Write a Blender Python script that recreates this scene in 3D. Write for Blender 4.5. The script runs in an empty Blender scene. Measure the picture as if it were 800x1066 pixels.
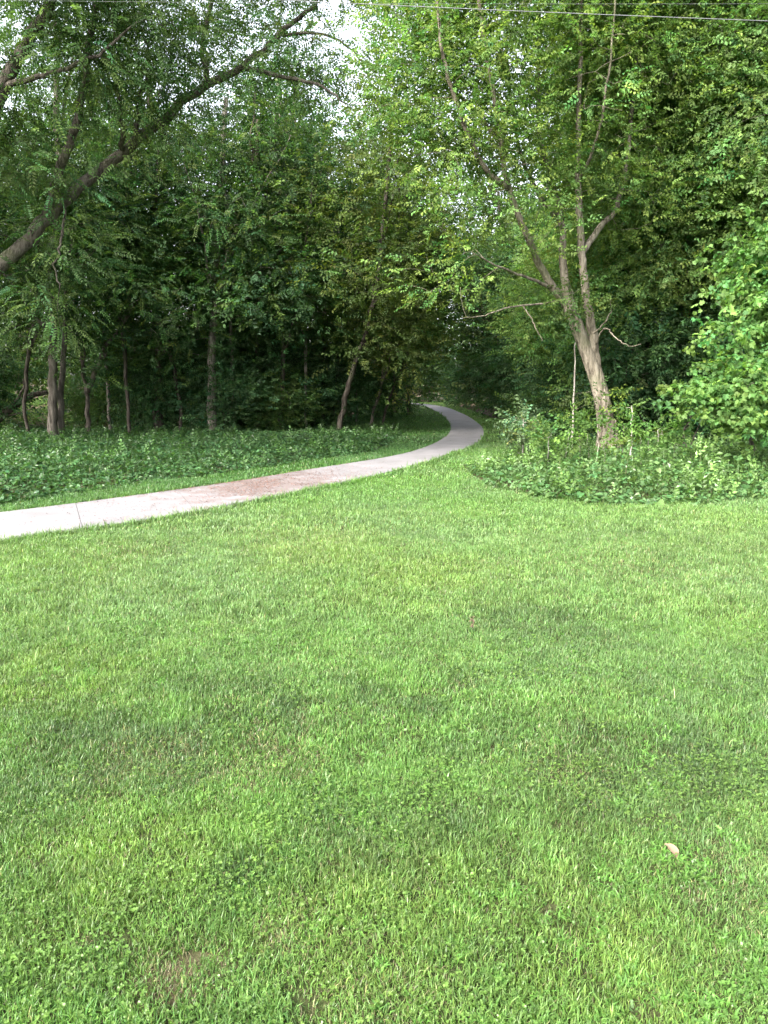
import bpy, math
import numpy as np
from mathutils import Vector

# ------------------------------------------------------------------ camera, sky, sun, exposure
scene = bpy.context.scene
COL = scene.collection
R = math.radians
F, HOR, CAMH = 770.0, 397.0, 1.65            # focal length (px of an 800 px wide frame), horizon row, eye height
PITCH = math.atan((533 - HOR) / F)
cam_d = bpy.data.cameras.new('camera')
cam = bpy.data.objects.new('camera', cam_d)
COL.objects.link(cam)
cam.location = (0, 0, CAMH)
cam.rotation_euler = (math.pi / 2 - PITCH, 0, 0)
cam_d.sensor_fit = 'HORIZONTAL'
cam_d.sensor_width = 36
cam_d.lens = F / 800 * 36
cam_d.clip_start = 0.05
cam_d.clip_end = 2000
scene.camera = cam

SUN_EL, SUN_AZ = R(38), R(224)               # azimuth clockwise from +Y: behind the camera, to the left
world = bpy.data.worlds.new('World')
scene.world = world
world.use_nodes = True
nt = world.node_tree
nt.nodes.clear()
w_out = nt.nodes.new('ShaderNodeOutputWorld')
w_bg = nt.nodes.new('ShaderNodeBackground')
w_sky = nt.nodes.new('ShaderNodeTexSky')
w_sky.sky_type = 'NISHITA'
w_sky.sun_disc = False
w_sky.sun_elevation = SUN_EL
w_sky.sun_rotation = SUN_AZ
w_sky.air_density = 1.0
w_sky.dust_density = 4.0
w_sky.ozone_density = 1.0
w_hs = nt.nodes.new('ShaderNodeHueSaturation')
w_hs.inputs['Saturation'].default_value = 0.35
nt.links.new(w_sky.outputs[0], w_hs.inputs['Color'])
nt.links.new(w_hs.outputs[0], w_bg.inputs[0])
w_bg.inputs[1].default_value = 0.15
nt.links.new(w_bg.outputs[0], w_out.inputs[0])

sun_d = bpy.data.lights.new('sun', 'SUN')
sun_d.energy = 1.5
sun_d.angle = R(10)
sun_d.color = (1.0, 0.95, 0.86)
sun = bpy.data.objects.new('sun', sun_d)
COL.objects.link(sun)
sdir = Vector((math.sin(SUN_AZ) * math.cos(SUN_EL), math.cos(SUN_AZ) * math.cos(SUN_EL), math.sin(SUN_EL)))
sun.rotation_euler = (-sdir).to_track_quat('-Z', 'Y').to_euler()

scene.render.engine = 'CYCLES'
scene.view_settings.view_transform = 'Standard'
scene.view_settings.look = 'None'
scene.view_settings.gamma = 1
scene.view_settings.use_curve_mapping = False
scene.view_settings.exposure = 2.55
cy = scene.cycles
cy.max_bounces = 6
cy.diffuse_bounces = 4
cy.glossy_bounces = 2
cy.transmission_bounces = 4
cy.use_denoising = True
cy.denoiser = 'OPENIMAGEDENOISE'
cy.denoising_input_passes = 'RGB_ALBEDO_NORMAL'
cy.use_adaptive_sampling = True
cy.adaptive_threshold = 0.02
cy.sample_clamp_indirect = 6
cy.caustics_reflective = False
cy.caustics_refractive = False

# ------------------------------------------------------------------ helpers
rng = np.random.default_rng(7)

def ray(px, py):
    xc = (px - 400) / F
    yc = (py - 533) / F
    return np.array([xc, math.cos(PITCH) - yc * math.sin(PITCH), -math.sin(PITCH) - yc * math.cos(PITCH)])

def at(px, py, Y):                            # point of the place seen at pixel (px, py), Y metres ahead
    d = ray(px, py)
    return np.array([0, 0, CAMH]) + d * (Y / d[1])

def gp(px, py):                               # ground point seen at a pixel
    d = ray(px, py)
    return (d * (CAMH / -d[2]))[:2]

def _hash(ix, iy, seed):
    n = (ix * 374761393 + iy * 668265263 + seed * 1442695041) & 0xffffffff
    n = ((n ^ (n >> 13)) * 1274126177) & 0xffffffff
    return ((n ^ (n >> 16)) & 0xffff) / 65535.0

def vnoise(x, y, s, seed=0):
    x = np.asarray(x, float) / s + 500
    y = np.asarray(y, float) / s + 500
    ix = np.floor(x).astype(np.int64)
    iy = np.floor(y).astype(np.int64)
    fx = x - ix
    fy = y - iy
    fx = fx * fx * (3 - 2 * fx)
    fy = fy * fy * (3 - 2 * fy)
    a = _hash(ix, iy, seed)
    b = _hash(ix + 1, iy, seed)
    c = _hash(ix, iy + 1, seed)
    d = _hash(ix + 1, iy + 1, seed)
    return (a * (1 - fx) + b * fx) * (1 - fy) + (c * (1 - fx) + d * fx) * fy

def fbm(x, y, s, seed=0):
    return (vnoise(x, y, s, seed) * .5 + vnoise(x, y, s * .47, seed + 11) * .3 + vnoise(x, y, s * .21, seed + 23) * .2)

def inside(x, y, poly):
    poly = np.asarray(poly)
    r = np.zeros(len(x), bool)
    j = len(poly) - 1
    for i in range(len(poly)):
        xi, yi = poly[i]
        xj, yj = poly[j]
        c = ((yi > y) != (yj > y)) & (x < (xj - xi) * (y - yi) / (yj - yi + 1e-12) + xi)
        r ^= c
        j = i
    return r

def mesh_np(name, verts, faces_by_n, mat, parent=None, col=None, smooth=False):
    """faces_by_n: list of (m, n) index arrays; linked as ONE mesh object"""
    me = bpy.data.meshes.new(name)
    verts = np.ascontiguousarray(verts, np.float32)
    me.vertices.add(len(verts))
    me.vertices.foreach_set('co', verts.ravel())
    loops = np.concatenate([f.ravel() for f in faces_by_n]).astype(np.int32)
    sizes = np.concatenate([np.full(len(f), f.shape[1], np.int32) for f in faces_by_n])
    starts = np.concatenate([[0], np.cumsum(sizes)[:-1]]).astype(np.int32)
    me.loops.add(len(loops))
    me.loops.foreach_set('vertex_index', loops)
    me.polygons.add(len(sizes))
    me.polygons.foreach_set('loop_start', starts)
    me.polygons.foreach_set('use_smooth', np.full(len(sizes), bool(smooth)))
    me.update(calc_edges=True)
    if col is not None:
        a = me.attributes.new('tint', 'FLOAT_COLOR', 'POINT')
        c = np.ones((len(verts), 4), np.float32)
        c[:, :3] = col
        a.data.foreach_set('color', c.ravel())
    me.materials.append(mat)
    o = bpy.data.objects.new(name, me)
    COL.objects.link(o)
    if parent is not None:
        o.parent = parent
    return o

def tag(o, label=None, cat=None, group=None, kind=None):
    if label: o['label'] = label
    if cat: o['category'] = cat
    if group: o['group'] = group
    if kind: o['kind'] = kind
    return o

def thing(name, label, cat, loc=(0, 0, 0), group=None):
    o = bpy.data.objects.new(name, None)
    COL.objects.link(o)
    o.location = loc
    return tag(o, label, cat, group)

def dup(root, loc, rz=0.0, s=1.0, label=None, group=None):
    r = root.copy()
    COL.objects.link(r)
    r.location = loc
    r.rotation_euler = (0, 0, rz)
    r.scale = (s, s, s)
    if label: r['label'] = label
    if group: r['group'] = group
    for ch in list(root.children):
        c = ch.copy()
        COL.objects.link(c)
        c.parent = r
        for g in list(ch.children):
            d = g.copy()
            COL.objects.link(d)
            d.parent = c
    return r

class MB:                                     # collects pieces into one mesh
    def __init__(self):
        self.v, self.f, self.c, self.n = [], {}, [], 0
    def add(self, v, faces, col=None):
        v = np.asarray(v, float)
        self.v.append(v)
        for f in faces:
            f = np.asarray(f)
            self.f.setdefault(f.shape[1], []).append(f + self.n)
        if col is not None:
            self.c.append(np.broadcast_to(np.asarray(col, float), (len(v), 3)))
        self.n += len(v)
    def build(self, name, mat, parent=None, smooth=False, offset=None):
        v = np.concatenate(self.v)
        if offset is not None:
            v = v - np.asarray(offset)
        col = np.concatenate(self.c) if self.c else None
        return mesh_np(name, v, [np.concatenate(x) for x in self.f.values()], mat, parent, col, smooth)

def smooth_line(pts, n):
    """Catmull-Rom through pts (k, d), n samples per span"""
    p = np.asarray(pts, float)
    q = np.vstack([2 * p[0] - p[1], p, 2 * p[-1] - p[-2]])
    out = []
    for i in range(1, len(q) - 2):
        t = np.linspace(0, 1, n, endpoint=False)[:, None]
        a, b, c, d = q[i - 1], q[i], q[i + 1], q[i + 2]
        out.append(.5 * (2 * b + (c - a) * t + (2 * a - 5 * b + 4 * c - d) * t ** 2 + (3 * b - a - 3 * c + d) * t ** 3))
    out.append(p[-1:])
    return np.vstack(out)

def add_tube(mb, pts, rad, sides=8, rough=0.0, seed=0, cap=True):
    pts = np.asarray(pts, float)
    n = len(pts)
    rad = np.broadcast_to(np.asarray(rad, float), (n,))
    tan = np.gradient(pts, axis=0)
    tan /= np.linalg.norm(tan, axis=1, keepdims=True) + 1e-9
    ref = np.array([1.0, 0.13, 0.07]) if abs(tan[0, 0]) < .8 else np.array([0.1, 1.0, 0.05])
    A = np.empty((n, 3))
    a = ref
    for i in range(n):
        a = a - tan[i] * a.dot(tan[i])
        a /= np.linalg.norm(a) + 1e-9
        A[i] = a
    B = np.cross(tan, A)
    th = np.linspace(0, 2 * np.pi, sides, endpoint=False)
    rr = rad[:, None] * np.ones(sides)
    if rough:
        r2 = np.random.default_rng(seed + n)
        ph = r2.uniform(0, 6.28, 4)
        s = np.arange(n)[:, None] * .35
        rr = rr * (1 + rough * (np.sin(3 * th + ph[0] + s * .5) * .5 + np.sin(2 * th - s + ph[1]) * .5 + r2.normal(0, .45, (n, sides))))
    v = pts[:, None, :] + rr[..., None] * (np.cos(th)[None, :, None] * A[:, None, :] + np.sin(th)[None, :, None] * B[:, None, :])
    v = v.reshape(-1, 3)
    i = np.arange(n - 1)[:, None] * sides
    k = np.arange(sides)[None, :]
    k2 = (k + 1) % sides
    q = np.stack([i + k, i + k2, i + sides + k2, i + sides + k], -1).reshape(-1, 4)
    faces = [q]
    if cap:
        v = np.vstack([v, pts[-1:], pts[:1]])
        m = n * sides
        kk = np.arange(sides)
        top = np.stack([(n - 1) * sides + kk, (n - 1) * sides + (kk + 1) % sides, np.full(sides, m)], -1)
        bot = np.stack([(kk + 1) % sides, kk, np.full(sides, m + 1)], -1)
        faces.append(np.vstack([top, bot]))
    mb.add(v, faces)

# ------------------------------------------------------------------ materials
def new_mat(name):
    m = bpy.data.materials.new(name)
    m.use_nodes = True
    t = m.node_tree
    t.nodes.clear()
    out = t.nodes.new('ShaderNodeOutputMaterial')
    return m, t, out

def node(t, typ, **kw):
    n = t.nodes.new(typ)
    for k, v in kw.items():
        setattr(n, k, v)
    return n

def foliage_mat(name, trans=0.4, rough=0.45, spec=0.35, tcol=(1.2, 1.35, 0.6)):
    m, t, out = new_mat(name)
    at_ = node(t, 'ShaderNodeAttribute', attribute_name='tint')
    oi = node(t, 'ShaderNodeObjectInfo')
    mr = node(t, 'ShaderNodeMapRange')
    mr.inputs['To Min'].default_value = 0.86
    mr.inputs['To Max'].default_value = 1.14
    t.links.new(oi.outputs['Random'], mr.inputs['Value'])
    hv = node(t, 'ShaderNodeHueSaturation')
    t.links.new(mr.outputs[0], hv.inputs['Value'])
    t.links.new(at_.outputs['Color'], hv.inputs['Color'])
    pb = node(t, 'ShaderNodeBsdfPrincipled')
    pb.inputs['Roughness'].default_value = rough
    pb.inputs['Specular IOR Level'].default_value = spec
    t.links.new(hv.outputs[0], pb.inputs['Base Color'])
    mul = node(t, 'ShaderNodeVectorMath', operation='MULTIPLY')
    mul.inputs[1].default_value = tcol
    t.links.new(hv.outputs[0], mul.inputs[0])
    tr = node(t, 'ShaderNodeBsdfTranslucent')
    t.links.new(mul.outputs[0], tr.inputs['Color'])
    mx = node(t, 'ShaderNodeMixShader')
    mx.inputs[0].default_value = trans
    t.links.new(pb.outputs[0], mx.inputs[1])
    t.links.new(tr.outputs[0], mx.inputs[2])
    t.links.new(mx.outputs[0], out.inputs[0])
    return m

def ramp(t, stops, src):
    r = node(t, 'ShaderNodeValToRGB')
    e = r.color_ramp.elements
    e[0].position, e[0].color = stops[0][0], (*stops[0][1], 1)
    e[1].position, e[1].color = stops[-1][0], (*stops[-1][1], 1)
    for p, c in stops[1:-1]:
        k = e.new(p)
        k.color = (*c, 1)
    t.links.new(src, r.inputs[0])
    return r

def bark_mat(name, dark, mid, light, scale=1.0):
    m, t, out = new_mat(name)
    tc = node(t, 'ShaderNodeTexCoord')
    mp = node(t, 'ShaderNodeMapping')
    mp.inputs['Scale'].default_value = (6.5 * scale, 6.5 * scale, 1.1 * scale)
    t.links.new(tc.outputs['Object'], mp.inputs[0])
    n1 = node(t, 'ShaderNodeTexNoise')
    n1.inputs['Scale'].default_value = 2.2
    n1.inputs['Detail'].default_value = 7
    n1.inputs['Roughness'].default_value = .68
    t.links.new(mp.outputs[0], n1.inputs['Vector'])
    r = ramp(t, [(.36, dark), (.50, mid), (.66, light)], n1.outputs['Fac'])
    n2 = node(t, 'ShaderNodeTexNoise')
    n2.inputs['Scale'].default_value = 1.3
    n2.inputs['Detail'].default_value = 4
    t.links.new(tc.outputs['Object'], n2.inputs['Vector'])
    mossr = ramp(t, [(.52, (0, 0, 0)), (.72, (.55, .55, .55))], n2.outputs['Fac'])
    mix = node(t, 'ShaderNodeMixRGB')
    mix.inputs['Color2'].default_value = (.075, .095, .035, 1)
    t.links.new(mossr.outputs[0], mix.inputs['Fac'])
    t.links.new(r.outputs[0], mix.inputs['Color1'])
    pb = node(t, 'ShaderNodeBsdfPrincipled')
    pb.inputs['Roughness'].default_value = .92
    pb.inputs['Specular IOR Level'].default_value = .15
    t.links.new(mix.outputs[0], pb.inputs['Base Color'])
    bp = node(t, 'ShaderNodeBump')
    bp.inputs['Strength'].default_value = 1.0
    bp.inputs['Distance'].default_value = .06
    t.links.new(n1.outputs['Fac'], bp.inputs['Height'])
    t.links.new(bp.outputs[0], pb.inputs['Normal'])
    t.links.new(pb.outputs[0], out.inputs[0])
    return m

M = {}
M['leaf'] = foliage_mat('leaf', .46, .58, .25)
M['leaf_gloss'] = foliage_mat('leaf_gloss', .38, .38, .5)
M['grass'] = foliage_mat('grass_blade', .40, .40, .45, (1.2, 1.3, .6))
M['bark_warm'] = bark_mat('bark_warm', (.05, .042, .032), (.165, .142, .108), (.29, .255, .205))
M['bark_grey'] = bark_mat('bark_grey', (.05, .045, .038), (.14, .125, .105), (.24, .22, .19))
M['bark_dark'] = bark_mat('bark_dark', (.025, .02, .016), (.065, .055, .045), (.12, .105, .088))
M['bark_mid'] = bark_mat('bark_mid', (.035, .03, .025), (.095, .083, .068), (.165, .148, .125))
M['bark_pale'] = bark_mat('bark_pale', (.15, .13, .10), (.33, .30, .26), (.48, .45, .40), 1.6)

# ------------------------------------------------------------------ layout: path edges, beds
L_PX = [(-260, 556), (-90, 542), (0, 533), (135, 516), (250, 500), (330, 487), (400, 476), (434, 468), (458, 458), (469, 448), (467, 438), (455, 428), (437, 421.5)]
R_PX = [(-260, 611), (-90, 578), (0, 561), (150, 540.5), (280, 517), (400, 492), (446, 480), (480, 468), (499, 459), (504, 450), (499, 441), (482, 430.5), (458, 422.5)]
def gpz(px, py, z=.045):
    d = ray(px, py)
    return (d * ((CAMH - z) / -d[2]))[:2]
Lw = [gpz(*p) for p in L_PX] + [gp(437, 421.5) + np.array([-2.2, 4]), gp(437, 421.5) + np.array([-6.5, 7.5])]
Rw = [gpz(*p) for p in R_PX] + [gp(437, 421.5) + np.array([-1.2, 6]), gp(437, 421.5) + np.array([-6.0, 10])]
Lc, Rc = smooth_line(Lw, 14), smooth_line(Rw, 14)
PATH_POLY = np.vstack([Lc, Rc[::-1]])

def bed_edge(pts):
    return [gp(*p) for p in pts]
LBED = np.array(bed_edge([(-300, 556), (-120, 540), (0, 526), (140, 506), (250, 490), (330, 480), (392, 469), (412, 459), (418, 452)]) +
                [np.array([-1.0, 30]), np.array([-6, 27]), np.array([-14, 24]), np.array([-22, 20])])
RBED = np.array(bed_edge([(484, 487), (506, 505), (560, 520), (640, 526), (735, 526), (800, 519), (920, 522), (1100, 530)]) +
                [np.array([16, 16.5]), np.array([9, 17.5]), np.array([5.8, 18.8]), np.array([4.9, 19.4]), np.array([3.9, 17.0]), np.array([2.7, 15.0])])

def ground_h(x, y):
    return (vnoise(x, y, 1.7, 3) - .5) * .05 + (vnoise(x, y, .5, 4) - .5) * .018

# ------------------------------------------------------------------ ground
def build_ground():
    m, t, out = new_mat('soil_and_turf')
    geo = node(t, 'ShaderNodeNewGeometry')
    n1 = node(t, 'ShaderNodeTexNoise')
    n1.inputs['Scale'].default_value = 2.0
    n1.inputs['Detail'].default_value = 8
    n1.inputs['Roughness'].default_value = .7
    t.links.new(geo.outputs['Position'], n1.inputs['Vector'])
    r1 = ramp(t, [(.3, (.018, .024, .009)), (.5, (.032, .042, .014)), (.7, (.06, .058, .028))], n1.outputs['Fac'])
    n2 = node(t, 'ShaderNodeTexNoise')
    n2.inputs['Scale'].default_value = 6.0
    n2.inputs['Detail'].default_value = 8
    t.links.new(geo.outputs['Position'], n2.inputs['Vector'])
    r2 = ramp(t, [(.3, (.028, .02, .013)), (.5, (.07, .05, .032)), (.72, (.13, .10, .065))], n2.outputs['Fac'])
    at_ = node(t, 'ShaderNodeAttribute', attribute_name='tint')
    sep = node(t, 'ShaderNodeSeparateColor')
    t.links.new(at_.outputs['Color'], sep.inputs[0])
    mx = node(t, 'ShaderNodeMixRGB')
    t.links.new(sep.outputs[0], mx.inputs['Fac'])
    t.links.new(r1.outputs[0], mx.inputs['Color1'])
    t.links.new(r2.outputs[0], mx.inputs['Color2'])
    pb = node(t, 'ShaderNodeBsdfPrincipled')
    pb.inputs['Roughness'].default_value = .95
    pb.inputs['Specular IOR Level'].default_value = .1
    t.links.new(mx.outputs[0], pb.inputs['Base Color'])
    bp = node(t, 'ShaderNodeBump')
    bp.inputs['Distance'].default_value = .03
    t.links.new(n2.outputs['Fac'], bp.inputs['Height'])
    t.links.new(bp.outputs[0], pb.inputs['Normal'])
    t.links.new(pb.outputs[0], out.inputs[0])
    xs = np.concatenate([[-600, -250, -120, -70], np.arange(-45, -12, 1.0), np.arange(-12, 12, .2), np.arange(12, 45, 1.0), [45, 70, 120, 250, 600]])
    ys = np.concatenate([[-300, -100, -40, -12], np.arange(-4, 0, .5), np.arange(0, 24, .2), np.arange(24, 75, 1.0), [75, 110, 200, 350, 700]])
    X, Y = np.meshgrid(xs, ys)
    x, y = X.ravel(), Y.ravel()
    z = ground_h(x, y)
    fade = np.clip(1.4 - np.maximum(np.abs(x) / 25, y / 50), 0, 1)
    z = z * fade
    # shaded wood floor is bare soil and litter; open lawn is turf
    wood = inside(x, y, LBED) | inside(x, y, RBED) | (y > 21) & (x < 0) | (y > 17.5) & (x > 5) | (y > 45)
    spot = np.zeros(len(x))
    for (px, py, rr) in BARE:
        c = gp(px, py)
        spot = np.maximum(spot, np.clip(1.5 - np.hypot(x - c[0], y - c[1]) / rr, 0, 1))
    mask = np.maximum(wood.astype(float), spot)
    nx = len(xs)
    i = np.arange(len(ys) - 1)[:, None] * nx
    k = np.arange(nx - 1)[None, :]
    q = np.stack([i + k, i + k + 1, i + nx + k + 1, i + nx + k], -1).reshape(-1, 4)
    o = mesh_np('ground', np.stack([x, y, z], -1), [q], m, col=np.stack([mask] * 3, -1), smooth=True)
    tag(o, kind='structure')
BARE = [(188, 1014, .055), (245, 906, .05), (290, 968, .06), (160, 935, .04)]
build_ground()

# ------------------------------------------------------------------ concrete path
def build_path():
    m, t, out = new_mat('concrete')
    geo = node(t, 'ShaderNodeNewGeometry')
    n1 = node(t, 'ShaderNodeTexNoise')
    n1.inputs['Scale'].default_value = 1.1
    n1.inputs['Detail'].default_value = 9
    n1.inputs['Roughness'].default_value = .7
    t.links.new(geo.outputs['Position'], n1.inputs['Vector'])
    r1 = ramp(t, [(.3, (.145, .137, .14)), (.55, (.19, .18, .187)), (.75, (.23, .22, .228))], n1.outputs['Fac'])
    # rusty stain left by fallen seeds, a patch with a shape of its own
    sx = node(t, 'ShaderNodeVectorMath', operation='DISTANCE')
    c = gp(272, 507)
    mp = node(t, 'ShaderNodeMapping')
    mp.inputs['Scale'].default_value = (.62, .42, 1)
    t.links.new(geo.outputs['Position'], mp.inputs[0])
    t.links.new(mp.outputs[0], sx.inputs[0])
    sx.inputs[1].default_value = (c[0] * .62, c[1] * .42, 0)
    n2 = node(t, 'ShaderNodeTexNoise')
    n2.inputs['Scale'].default_value = 4.5
    n2.inputs['Detail'].default_value = 8
    t.links.new(geo.outputs['Position'], n2.inputs['Vector'])
    add = node(t, 'ShaderNodeMath', operation='MULTIPLY_ADD')
    add.inputs[1].default_value = -2.6
    t.links.new(n2.outputs['Fac'], add.inputs[0])
    add.inputs[2].default_value = 1.3
    add2 = node(t, 'ShaderNodeMath', operation='ADD')
    t.links.new(add.outputs[0], add2.inputs[0])
    t.links.new(sx.outputs['Value'], add2.inputs[1])
    r2 = ramp(t, [(.25, (.6, .6, .6)), (1.15, (0, 0, 0))], add2.outputs[0])
    r2.color_ramp.elements[1].position = 1.0
    mx = node(t, 'ShaderNodeMixRGB')
    mx.inputs['Color2'].default_value = (.12, .078, .062, 1)
    t.links.new(r2.outputs[0], mx.inputs['Fac'])
    t.links.new(r1.outputs[0], mx.inputs['Color1'])
    pb = node(t, 'ShaderNodeBsdfPrincipled')
    pb.inputs['Roughness'].default_value = .85
    t.links.new(mx.outputs[0], pb.inputs['Base Color'])
    n3 = node(t, 'ShaderNodeTexNoise')
    n3.inputs['Scale'].default_value = 60
    n3.inputs['Detail'].default_value = 4
    t.links.new(geo.outputs['Position'], n3.inputs['Vector'])
    bp = node(t, 'ShaderNodeBump')
    bp.inputs['Distance'].default_value = .004
    t.links.new(n3.outputs['Fac'], bp.inputs['Height'])
    t.links.new(bp.outputs[0], pb.inputs['Normal'])
    t.links.new(pb.outputs[0], out.inputs[0])
    mid = (Lc + Rc) / 2
    s = np.concatenate([[0], np.cumsum(np.linalg.norm(np.diff(mid, axis=0), axis=1))])
    mb = MB()
    slab, gap, top, bot = 1.55, .007, .045, -.06
    k = 0
    while (k + 1) * slab < s[-1]:
        ss = np.linspace(k * slab + gap / 2, (k + 1) * slab - gap / 2, 5)
        l = np.stack([np.interp(ss, s, Lc[:, j]) for j in (0, 1)], -1)
        r = np.stack([np.interp(ss, s, Rc[:, j]) for j in (0, 1)], -1)
        dz = rng.normal(0, .0008)
        n = 5
        ci = .012
        inw = (r - l) / np.linalg.norm(r - l, axis=1, keepdims=True) * ci
        def lay(p, z): return np.column_stack([p, np.full(len(p), z)])
        v = np.vstack([lay(l, bot), lay(l, top - ci + dz), lay(l + inw, top + dz), lay(r - inw, top + dz), lay(r, top - ci + dz), lay(r, bot)])
        f = []
        for a in range(5):
            for i in range(n - 1):
                f.append((a * n + i, (a + 1) * n + i, (a + 1) * n + i + 1, a * n + i + 1))
        ends = [[a * n for a in range(6)][::-1], [a * n + n - 1 for a in range(6)]]
        mb.add(v, [np.array(f)[:, ::-1], np.array(ends)])
        k += 1
    # the bed under the slabs closes the joints a little way down
    sub = np.vstack([np.column_stack([Lc + (Rc - Lc) * .01, np.full(len(Lc), .032)]), np.column_stack([Rc + (Lc - Rc) * .01, np.full(len(Rc), .032)])])
    nn = len(Lc)
    ii = np.arange(nn - 1)
    mb.add(sub, [np.stack([ii, ii + nn, ii + nn + 1, ii + 1], -1)])
    o = mb.build('path', m)
    tag(o, kind='structure')
build_path()

# ------------------------------------------------------------------ leaf sprays
def leaf_quad(L, W, fold=.25):
    """folded leaf: base, right, tip, left"""
    return np.array([[0, 0, 0], [W / 2, L * .45, fold * W / 2], [0, L, -.12 * L], [-W / 2, L * .45, fold * W / 2]])
LQ = np.array([[0, 1, 2], [0, 2, 3]])

def lobed_leaf(L, W):
    pts = np.array([[0, .02], [.30, -.04], [.5, .22], [.36, .36], [.50, .62], [.24, .66], [0, 1.0], [-.24, .66], [-.50, .62], [-.36, .36], [-.5, .22], [-.30, -.04]])
    z = np.abs(pts[:, 0]) * .25 * W - (pts[:, 1] ** 2) * .18 * L
    return np.vstack([np.column_stack([pts[:, 0] * W, pts[:, 1] * L, z]), [[0, .4 * L, -.03 * L]]])
LL = np.array([[12, i, (i + 1) % 12] for i in range(12)])

def heart_leaf(L, W):
    pts = np.array([[0, .04], [.30, -.06], [.5, .22], [.38, .60], [0, 1.0], [-.38, .60], [-.5, .22], [-.30, -.06]])
    z = np.abs(pts[:, 0]) * .3 * W - (pts[:, 1] ** 2) * .2 * L
    return np.vstack([np.column_stack([pts[:, 0] * W, pts[:, 1] * L, z]), [[0, .4 * L, -.03 * L]]])
LH = np.array([[8, i, (i + 1) % 8] for i in range(8)])

def rotmats(fwd, up):
    y = fwd / (np.linalg.norm(fwd, axis=-1, keepdims=True) + 1e-9)
    x = np.cross(y, up)
    x /= np.linalg.norm(x, axis=-1, keepdims=True) + 1e-9
    z = np.cross(x, y)
    return np.stack([x, y, z], -1)            # columns = axes

def spray(kind, r):
    """list of leaf vertex blocks forming one twig's worth of leaves, along +Y"""
    vs, fs, n = [], [], 0
    def put(base, f, up, proto, tri, s):
        nonlocal n
        Rm = rotmats(np.array(f, float)[None], np.array(up, float)[None])[0]
        vs.append(proto * s @ Rm.T + base)
        fs.append(tri + n)
        n += len(proto)
    if kind == 'compound':                    # two rows of narrow leaflets on a drooping rachis
        for i in range(7):
            y = .05 + i * .045
            z = -.5 * (y ** 2) * 1.2
            for sd in (-1, 1):
                f = (sd * .85, .5, -.25 + r.normal(0, .15))
                put(np.array([0, y, z]), f, (0, r.normal(0, .3), 1), leaf_quad(.075, .032), LQ, r.uniform(.8, 1.15))
        put(np.array([0, .37, -.09]), (0, 1, -.5), (0, 0, 1), leaf_quad(.08, .034), LQ, 1)
    elif kind == 'broad':
        for i in range(9):
            y = .03 + i * .04
            sd = 1 if i % 2 else -1
            f = (sd * .8 + r.normal(0, .2), .6, r.normal(-.2, .3))
            put(np.array([0, y, r.normal(0, .015)]), f, (r.normal(0, .35), r.normal(0, .3), 1), leaf_quad(.1, .06), LQ, r.uniform(.65, 1.2))
    elif kind == 'maple':
        for i in range(6):
            a = i * 2.4 + r.normal(0, .3)
            f = (math.cos(a) * .8, .45 + .5 * math.sin(a), -.35 + r.normal(0, .2))
            put(np.array([math.cos(a) * .06, .04 * i, r.normal(0, .02)]), f, (r.normal(0, .25), r.normal(0, .25), 1), lobed_leaf(.12, .12), LL, r.uniform(.6, 1.15))
    elif kind == 'coarse':
        for i in range(8):
            a = i * 2.4
            f = (math.cos(a), .3 + math.sin(a), r.normal(-.15, .4))
            put(np.array([r.normal(0, .1), r.uniform(0, .4), r.normal(0, .08)]), f, (r.normal(0, .4), r.normal(0, .4), 1), leaf_quad(.17, .10), LQ, r.uniform(.6, 1.2))
    return np.vstack(vs), np.vstack(fs)

SPRAYS = {k: [spray(k, np.random.default_rng(i + 5)) for i in range(6)] for k in ('compound', 'broad', 'maple', 'coarse')}

def place_sprays(mb, kind, pos, fwd, up, scale, cols, r):
    """put one spray at each pos; cols is a colour per spray"""
    which = r.integers(0, 6, len(pos))
    for w in range(6):
        s = which == w
        k = int(s.sum())
        if not k:
            continue
        v, f = SPRAYS[kind][w]
        Rm = rotmats(fwd[s], up[s])
        V = np.einsum('nij,vj->nvi', Rm, v) * scale[s][:, None, None] + pos[s][:, None, :]
        nv = len(v)
        Fc = (f[None] + (np.arange(k) * nv)[:, None, None]).reshape(-1, 3)
        # leaf to leaf variation
        per = {'compound': 4, 'broad': 4, 'coarse': 4, 'maple': 13}[kind]
        lv = np.repeat(np.exp(r.normal(0, .11, (k, nv // per))), per, axis=1)[..., None]
        C = np.clip(cols[s][:, None, :] * lv, 0.004, .6)
        mb.add(V.reshape(-1, 3), [Fc], C.reshape(-1, 3))

# ------------------------------------------------------------------ trees
class Skel:
    """branch nodes a twig may grow from"""
    def __init__(self):
        self.p, self.r = [], []
    def line(self, pts, rad):
        self.p += list(pts)
        self.r += list(rad)

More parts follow.
